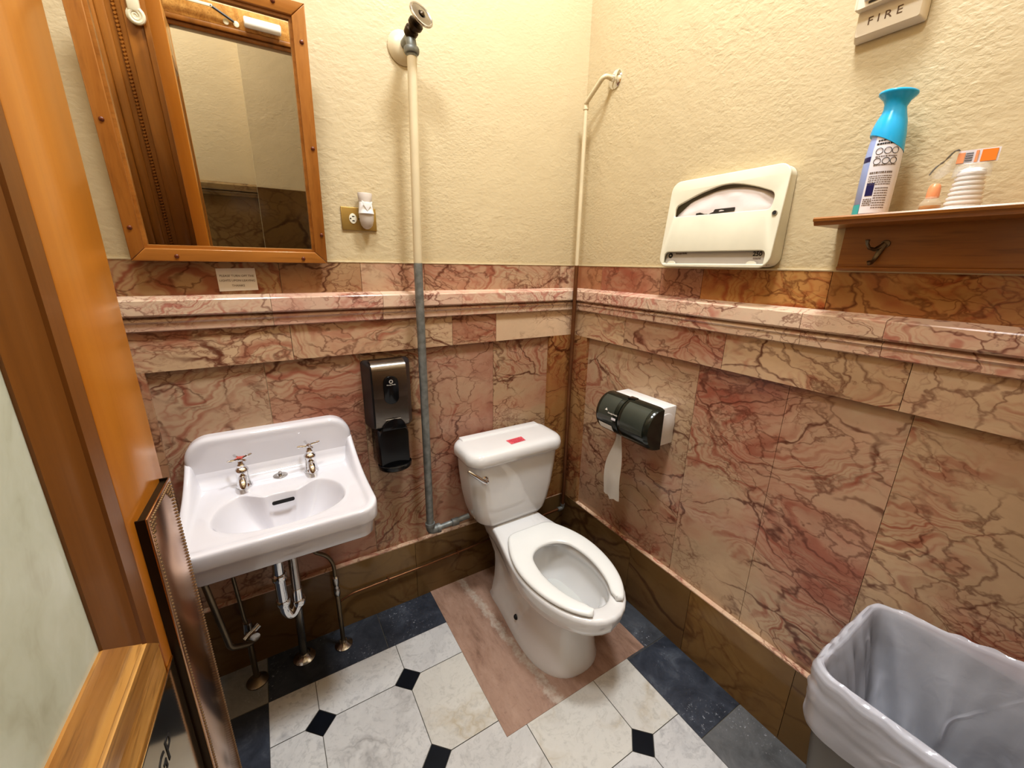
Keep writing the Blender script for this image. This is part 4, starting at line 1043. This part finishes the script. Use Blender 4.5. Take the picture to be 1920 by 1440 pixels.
bm = newbm(); lathe(bm, [(.0075, -.001), (.0075, .0015), (.006, .002), (.0055, -.001)], MF @ Matrix.Translation((FY1 - .014, z_(1.655), -.001)), 16); finish(bm, 'lock_hole', 'ivory_in', t)
bm = newbm(); lathe(bm, [(.005, 0), (.005, .0008)], MF @ Matrix.Translation((FY1 - .014, z_(1.655), .0005)), 14); finish(bm, 'keyway', 'ink', t, 0)
bm = newbm(); box(bm, 0, 1, 0, 1, 0, 1, 0, mat=MF @ Matrix.Translation((.546, .006, -.030)) @ Matrix.Diagonal((.356, .060, .012, 1))); car = finish(bm, 'carton_front', 'box_grey', t, 0)
for a in (.583, .862):
    bm = newbm(); prism(bm, [(a - .017, .004), (a + .017, .004), (a + .012, .014), (a + .005, .017), (a - .005, .017), (a - .012, .014)], -.010, -.004, MF); finish(bm, 'tab', 'ivory', t, 0)
text('count_print', '250', 'ink', MF @ Matrix.Translation((.868, .0385, -.0175)), .018, t, bold=.0003); text('count_print', 'count', 'ink_brown', MF @ Matrix.Translation((.869, .0265, -.0175)), .010, t)
text('brand_print', 'Georgia-Pacific', 'ink_brown', MF @ Matrix.Translation((.608, .0425, -.0175)), .0075, t)
bm = newbm(); lathe(bm, [(.0085, 0), (.0085, .0005)], MF @ Matrix.Translation((.566, .036, -.0175)), 22); lg = finish(bm, 'logo_disc', 'ink', t, 0)
bm = newbm(); prism(bm, [(-.004, -.002), (.004, -.002), (0, .0045)], 0, .0004, MF @ Matrix.Translation((.566, .036, -.0168))); finish(bm, 'logo_mark', 'box_grey', t, 0)
bm = newbm(); NX, NY = 26, 10; rows = []
for j in range(NY + 1):
    row = []
    for i in range(NX + 1):
        u, v = i / NX, j / NY; a = .556 + .336 * u; arch = .172 + (.234 - .172) * (1 - (abs(u - .55) / .56) ** 2.2)
        b = .140 + (arch - .140) * v
        e = .010 * (math.sin(v * PI) ** .5 if 0 < v < 1 else 0) + .003 * mnoise.noise(Vector((u * 9, v * 4, 1.3)))
        row.append(MF @ Vector((a, b, -.020 + e - .012 * max(0, abs(u - .5) - .36) / .14)))
    rows.append(row)
loft(bm, rows, False, False, False); pk = finish(bm, 'cover_pack', 'pack', None, 60); tag(pk, 'white crinkled pack of seat covers inside the ivory dispenser', 'seat covers')
bm = newbm(); prism(bm, smoothpoly([(.640, .1585), (.772, .164), (.772, .175), (.70, .175), (.640, .168)], .002), -.0108, -.0102, MF); finish(bm, 'dark_slit', 'dark_plastic', pk, 0)

# ------------------------------------------------------------------ shelf, hook and things on it
t = thing('wall_shelf', 'oak wall shelf with a coat hook under it on the right wall', 'shelf', (0, -1.35, 1.505))
bm = newbm(); MSf = frame((0, -1.035, 0), (-1, 0, 0), (0, 0, 1))                  # profile in depth,z swept along the wall
prof = [(.002, 1.6255), (.134, 1.6255), (.137, 1.622), (.136, 1.6165), (.1315, 1.615), (.1305, 1.6125), (.127, 1.607), (.002, 1.607)]
rings = [[(-d + (0 if k else .0), y + (min(0, (d - .137) * 0)), z) for d, z in prof] for k, y in ((0, -1.036), (1, -1.70))]
loft(bm, rings); finish(bm, 'board', 'shelf', t, 30)
bm = newbm(); loft(bm, [[(-d, y, z) for d, z in ((.002, 1.607), (.020, 1.607), (.020, 1.514), (.024, 1.512), (.024, 1.5085), (.018, 1.5035), (.002, 1.5035))] for y in (-1.062, -1.70)]); finish(bm, 'back_rail', 'shelf', t, 30)
bm = newbm(); hy = -1.140
lathe(bm, [(.009, 0), (.009, .003), (.006, .004)], WB @ Matrix.Translation((-(hy - .010), 1.566, .020)), 16)
tube(bm, [(-.023, hy - .010, 1.566), (-.026, hy - .004, 1.560), (-.036, hy + .004, 1.553), (-.055, hy + .008, 1.556), (-.066, hy + .010, 1.566), (-.068, hy + .010, 1.574)], [.006, .0055, .0042, .0036, .0036, .005], 10)
tube(bm, [(-.023, hy - .010, 1.566), (-.024, hy - .004, 1.552), (-.027, hy + .001, 1.534), (-.036, hy + .003, 1.522), (-.044, hy + .004, 1.520), (-.048, hy + .004, 1.526)], [.006, .006, .0048, .0036, .0036, .0046], 10)
finish(bm, 'coat_hook', 'brass_old', t, 60)

# spray can
cx, cy, zb_ = -.072, -1.122, 1.6258
t = thing('spray_can', 'air freshener spray can with flared turquoise cap on the shelf', 'spray can', (cx, cy, zb_))
P = Matrix.Translation((cx, cy, zb_))
bm = newbm(); lathe(bm, [(.030, 0), (.0325, .003), (.0325, .10), (.032, .125), (.0300, .150), (.0265, .176), (.024, .19)], P, 40); finish(bm, 'can', 'lavender', t)
def canr(z): 
    prof = [(.0325, 0), (.0325, .10), (.032, .125), (.0300, .150), (.0265, .176), (.024, .19)]
    for (r0, z0), (r1, z1) in zip(prof, prof[1:]):
        if z <= z1: return r0 + (r1 - r0) * (z - z0) / (z1 - z0)
    return .024
va = math.atan2(-1.566 - cy, -1.305 - cx)             # heading from the can to where it is seen from
def patchm(bm, a0, a1, z0, z1, off=.0004, n=12, nz=8):
    rows = []
    for j in range(nz + 1):
        z = z0 + (z1 - z0) * j / nz; r = canr(z) + off
        rows.append([(cx + r * math.cos(va + math.radians(a0 + (a1 - a0) * i / n)), cy + r * math.sin(va + math.radians(a0 + (a1 - a0) * i / n)), zb_ + z) for i in range(n + 1)])
    loft(bm, rows, False, False, False)
bm = newbm(); patchm(bm, -38, 78, .004, .178); lab = finish(bm, 'label_panel', 'label_white', t, 60)
bm = newbm(); patchm(bm, -100, -40, .002, .024); finish(bm, 'teal_band', 'teal', t, 60)
bm = newbm(); patchm(bm, -78, -40, .112, .122); finish(bm, 'navy_band', 'navy', t, 60)
bm = newbm(); patchm(bm, -30, -6, .040, .066, .0008); finish(bm, 'navy_block', 'navy', t, 60)
bm = newbm()
rr = random.Random(5)
def row(z, h_, a0, a1, dens=1.):
    a = a0
    while a < a1:
        w_ = rr.uniform(3, 8); patchm(bm, a, min(a + w_, a1), z, z + h_, .0008, 3, 1); a += w_ + rr.uniform(.8, 2)
row(.150, .0028, -28, -2); row(.143, .0035, -30, 40); finish(bm, 'label_heading', 'ink', t, 60); bm = newbm()
for z in (.118, .101): row(z, .0022, -24, 44)
row(.085, .004, -30, 40)
for k in range(5): row(.079 - k * .0042, .0018, -30, 42)
for k in range(9): row(.054 - k * .0050, .0020, -2, 40)
finish(bm, 'label_print', 'ink_soft', t, 60)
bm = newbm()
for k in range(4): row(.020 + k * .004, .0024, -32, -4)
finish(bm, 'barcode', 'ink_soft', t, 60)
bm = newbm()
for z in (.130, .110):
    for a in (-16, 10, 34):
        r = canr(z) + .0008; pts = []
        for k in range(17):
            q = k * PI / 8; aa = va + math.radians(a + math.degrees(.0062 * math.cos(q) / r)); pts.append((cx + r * math.cos(aa), cy + r * math.sin(aa), zb_ + z + .0062 * math.sin(q)))
        tube(bm, pts, .0005, 5)
finish(bm, 'label_icons', 'ink', t, 60)
bm = newbm(); seg = 40; rings = []
for prof_i, (r, z, sl) in enumerate([(.0322, .150, 1), (.0318, .160, .9), (.0300, .176, .5), (.0265, .193, .2), (.0215, .208, 0), (.0195, .217, 0), (.0200, .224, 0), (.0240, .233, 0), (.0310, .240, 0), (.0335, .243, 0), (.0335, .246, 0), (.0315, .2475, 0), (.026, .2465, 0)]):
    rg = []
    for k in range(seg):
        a = 2 * PI * k / seg; tl = math.cos(a - va - math.radians(100)); zz = z - .020 * sl * (tl + .1) 
        rr_ = max(r, (canr(min(zz, .19)) + .0012) if sl else 0)
        tilt = -.004 * tl if z > .222 else 0
        rg.append((cx + rr_ * math.cos(a), cy + rr_ * math.sin(a), zb_ + zz + tilt))
    rings.append(rg)
loft(bm, rings); finish(bm, 'cap', 'cyan', t, 60)

# ribbed white freshener in its torn blister pack
cx, cy = -.075, -1.273
t = thing('freshener_pack', 'white ribbed freshener with orange card top in torn clear film on the shelf', 'air freshener', (cx, cy, zb_))
vd = Vector((-1.305 - cx, -1.566 - cy, 0)).normalized(); vr = Vector((-vd.y, vd.x, 0))
# local: x = to the right as seen, y = toward the viewer
MPk = frame((cx, cy, zb_), -vr if False else Vector((-vd.y, vd.x, 0)), vd)
sgn = -1
def P3(a, b, c): return Vector((cx, cy, zb_)) + Vector((vd.y, -vd.x, 0)) * -a + vd * b + Vector((0, 0, c))
def er(z, a, b, n=28): return [P3(a * math.cos(2 * PI * k / n), b * math.sin(2 * PI * k / n), z) for k in range(n)]
bm = newbm(); rings = []
zz = .0005
for k in range(8):
    w0 = .0285 - .0011 * k; rings += [er(zz, w0 - .002, .022), er(zz + .0012, w0, .024), er(zz + .0045, w0, .024), er(zz + .006, w0 - .003, .021)]; zz += .0088
rings += [er(zz, .020, .018), er(zz + .004, .014, .012)]
loft(bm, rings); finish(bm, 'ribbed_body', 'white_plastic', t, 40)
bm = newbm(); loft(bm, [er(.0605, .0275, .0235), er(.075, .0265, .0215), er(.083, .024, .016)], False, False); finish(bm, 'film', 'film', t, 60)
def card(x0, x1, z0, z1, mat, d=.010, nm='card', th_=.0012):
    bm = newbm(); v = [P3(x, b, z) for b in (d, d + th_) for x, z in ((x0, z0), (x1, z0), (x1, z1), (x0, z1))]
    q = [bm.verts.new(p) for p in v]
    for f in ((0, 1, 2, 3), (4, 5, 6, 7), (0, 1, 5, 4), (1, 2, 6, 5), (2, 3, 7, 6), (3, 0, 4, 7)): bm.faces.new([q[i] for i in f])
    return finish(bm, nm, mat, t, 0)
card(-.026, .0295, .083, .107, 'label_white'); card(.006, .0265, .0845, .105, 'orange', .0114, 'orange_panel'); card(-.026, -.016, .0845, .103, 'peach', .0114, 'orange_panel'); card(-.002, .002, .0845, .105, 'peach', .0114, 'orange_panel')
bm = newbm()
for k in range(9):
    z0 = .0855 + k * .002; q = [bm.verts.new(P3(x, .0128, z)) for x, z in ((-.015, z0), (-.005, z0), (-.005, z0 + .0006 + .0007 * (k % 2)), (-.015, z0 + .0006 + .0007 * (k % 2)))]; bm.faces.new(q)
finish(bm, 'barcode', 'ink', t, 0)
bm = newbm(); rows = []
for i in range(9):
    u = i / 8; rows.append([P3(-.024 - .036 * u, .008 + .006 * math.sin(u * 5 + v), .068 + .010 * u * -1 + (.040 - .030 * u) * v + .003 * math.sin(u * 9)) for v in (0, .33, .66, 1)])
loft(bm, rows, False, False, False); finish(bm, 'torn_flap', 'film', t, 60)
bm = newbm(); tube(bm, [P3(-.024 - .036 * u, .008 + .006 * math.sin(u * 5 + 1), .107 - .001 * u - .038 * u * u + .003 * math.sin(u * 9)) for u in [k / 10 for k in range(11)]], [.0006 + .0016 * abs(math.sin(k * 1.3)) for k in range(11)], 6); finish(bm, 'dark_film_edge', 'film_dark', t, 60)
# small amber refill
cx2, cy2 = -.080, -1.226
t = thing('freshener_refill', 'small clear refill bottle of amber liquid with orange cap on the shelf', 'refill', (cx2, cy2, zb_)); P = Matrix.Translation((cx2, cy2, zb_))
bm = newbm(); lathe(bm, [(.016, .0005), (.018, .003), (.018, .014), (.016, .018), (.0105, .026), (.0095, .034)], P, 24, True, False); finish(bm, 'bottle', 'clear', t, 60)
bm = newbm(); lathe(bm, [(.0145, .002), (.0165, .004), (.0165, .011), (.002, .0112)], P, 24); finish(bm, 'liquid', 'amber', t, 60)
bm = newbm(); lathe(bm, [(.010, .026), (.0105, .030), (.0100, .044), (.0085, .050), (.006, .053), (.001, .0535)], P, 20); finish(bm, 'cap', 'peach', t, 60)

# ------------------------------------------------------------------ fire strobe
t = thing('fire_alarm', 'off-white fire alarm strobe marked FIRE high on the right wall', 'fire alarm', (-.002, -1.05, 2.03))
MFi = WB @ Matrix.Translation((1.050, 2.105, 0))
bm = newbm()
loft(bm, [[MFi @ Vector((a, b, d)) for a, b in rrect(-w_, w_, -h_, h_, .004, 3)] for d, w_, h_ in ((.002, .064, .083), (.010, .064, .083), (.022, .060, .079), (.026, .057, .076))]); finish(bm, 'base_plate', 'off_plastic', t, 30)
bm = newbm(); loft(bm, [[MFi @ Vector((a, b - .0, d)) for a, b in rrect(-w_, w_, -.028, .060, .004, 3)] for d, w_ in ((.025, .062), (.044, .062), (.046, .058))]); finish(bm, 'lens_frame', 'off_plastic', t, 30)
bm = newbm(); loft(bm, [[MFi @ Vector((a, b + .016, d)) for a, b in rrect(-w_, w_, -h_, h_, .004, 3)] for d, w_, h_ in ((.045, .045, .034), (.062, .038, .026), (.066, .030, .018))]); finish(bm, 'strobe_lens', 'lens', t, 30)
bm = newbm(); prism(bm, rrect(-.035, .02, -.024, -.019, .001, 2), .046, .0466, MFi); finish(bm, 'vent_slot', 'dark_plastic', t, 0)
text('fire_lettering', 'F I R E', 'ink_brown', MFi @ Matrix.Translation((-.006, -.052, .0263)), .0215, t, sx=1.12)

# ------------------------------------------------------------------ trash can and its liner
tx0, tx1, ty0, ty1, tz = -.405, -.062, -1.722, -1.338, .690
def canring(z, grow=0, n=10, r=.045):
    k = 1 - z / tz; ins = .052 * k - grow
    return rrect(tx0 + ins, tx1 - ins * .6, ty0 + ins * .6, ty1 - ins, r, n)
bm = newbm()
O = lambda z, g=0: [(x, y, z) for x, y in canring(z, g)]
loft(bm, [O(.004, -.01), O(.010), O(.3), O(.62), O(.655), O(.66, .006), O(.688, .007), O(.691, .003), O(.688, -.003), O(.62, -.005), O(.3, -.006), O(.02, -.008)])
tag(finish(bm, 'trash_can', 'steel_can', smooth=40), 'dark grey rectangular trash can by the right wall', 'trash can')
bm = newbm(); rings = []
def lring(z, g, amp, ph, n=26, sag=0.0):
    out = []
    base = rrect(tx0, tx1, ty0, ty1, .045, n); cxm, cym = (tx0 + tx1) / 2, (ty0 + ty1) / 2
    dense = []
    for a, b in zip(base, base[1:] + base[:1]):
        L = math.hypot(b[0] - a[0], b[1] - a[1]); m = max(1, int(L / .006))
        for q in range(m): dense.append((a[0] + (b[0] - a[0]) * q / m, a[1] + (b[1] - a[1]) * q / m))
    for x, y in dense:
        dx, dy = (x - cxm) / (.5 * (tx1 - tx0)), (y - cym) / (.5 * (ty1 - ty0)); L = math.hypot(dx, dy)
        k = 1 - z / tz; ins = .052 * max(0, k)
        nz = mnoise.noise(Vector((x * 11 + ph, y * 11, z * 5))) ; nz2 = mnoise.noise(Vector((x * 34 + ph, y * 34, z * 7 + 3)))
        fold = 1 - abs(mnoise.noise(Vector((x * 13 + 1.7 * z + 5, y * 13 - 1.2 * z, z * 2.2)))) * 2.2
        hz = 1 - abs(mnoise.noise(Vector((x * 3 + 9, y * 3, z * 30 + 3 * x)))) * 2.2
        s = g - ins + amp * nz + amp * .5 * nz2 + (.0040 * hz * ss(.700, .665, z) if g > .002 else -.009 * max(0, fold) * ss(.70, .62, z))
        ox, oy = dx / max(abs(dx), abs(dy)), dy / max(abs(dx), abs(dy)); l2 = math.hypot(ox, oy); ox /= l2; oy /= l2
        xx, yy = x + ox * s, y + oy * s
        far = ss(-.30, -.10, x) * ss(-1.34, -1.62, y)
        out.append((min(xx, -.008 if z > .31 else -.030), max(yy, -1.738), z + (.010 * nz2 if g > 0 else .003 * nz) + sag * far))
    return out
KEY = ((.545, .013, .006, 0), (.56, .017, .007, 0), (.60, .014, .006, 0), (.63, .017, .007, 0), (.665, .012, .003, 0), (.688, .0125, .002, .01), (.700, .008, .002, .03), (.703, .001, .002, .034), (.699, -.006, .003, .03), (.685, -.010, .005, .02), (.65, -.014, .010, 0), (.60, -.018, .014, 0), (.54, -.024, .018, 0), (.47, -.030, .022, 0), (.39, -.04, .026, 0), (.30, -.05, .03, 0), (.22, -.07, .03, 0), (.17, -.10, .03, 0), (.15, -.145, .02, 0))
for k0, k1 in zip(KEY, KEY[1:]):
    m = 4 if k0[1] > .002 else 3
    for q in range(m):
        u = q / m; z, g, amp, sag = (a + (b - a) * u for a, b in zip(k0, k1))
        rings.append(lring(z, g, amp, 2.0 + z * .8, sag=sag))
z, g, amp, sag = KEY[-1]
rings.append(lring(z, g, amp, 2.0 + z * .8, sag=sag))
loft(bm, rings, False, True)
tag(finish(bm, 'bin_liner', 'liner', smooth=70, recalc=False), 'translucent white plastic liner folded over the trash can rim', 'bin liner')

# ------------------------------------------------------------------ light and camera
def area(name, loc, size, power, col, rot=(0, 0, 0)):
    l = bpy.data.lights.new(name, 'AREA'); l.shape = 'SQUARE'; l.size = size; l.energy = power; l.color = col
    o = bpy.data.objects.new(name, l); COL.objects.link(o); o.location = loc; o.rotation_euler = rot; return o
area('ceiling_lamp', (-.52, -.88, 3.44), .30, 45, (.90, .955, 1.0))
area('ceiling_lamp', (-1.38, -1.00, 3.44), .34, 30, (.90, .955, 1.0))
area('hall_fill', (-1.9, -2.35, 3.35), .6, 48, (.97, .98, 1.0))  # unseen fill light, added to brighten the hall reflected in the mirror
w = bpy.data.worlds.new('world'); sc.world = w; w.use_nodes = True
w.node_tree.nodes['Background'].inputs[0].default_value = (.9, .92, 1, 1); w.node_tree.nodes['Background'].inputs[1].default_value = .3

cam = bpy.data.cameras.new('camera'); co = bpy.data.objects.new('camera', cam); COL.objects.link(co); sc.camera = co
yaw, pit, rol, fpx = .5477, .2872, .01707, 764.2
f = Vector((math.sin(yaw) * math.cos(pit), math.cos(yaw) * math.cos(pit), -math.sin(pit)))
r0 = Vector((math.cos(yaw), -math.sin(yaw), 0)); u0 = r0.cross(f)
rr_ = r0 * math.cos(rol) + u0 * math.sin(rol); uu = -r0 * math.sin(rol) + u0 * math.cos(rol)
co.matrix_world = Matrix(((rr_.x, uu.x, -f.x, -1.3054), (rr_.y, uu.y, -f.y, -1.5667), (rr_.z, uu.z, -f.z, 1.5068), (0, 0, 0, 1)))
cam.sensor_fit = 'HORIZONTAL'; cam.sensor_width = 36; cam.lens = fpx / 1920 * 36; cam.clip_start = .01
sc.view_settings.view_transform = 'Standard'; sc.view_settings.look = 'Medium High Contrast'
sc.view_settings.exposure = -.13; sc.view_settings.gamma = 1
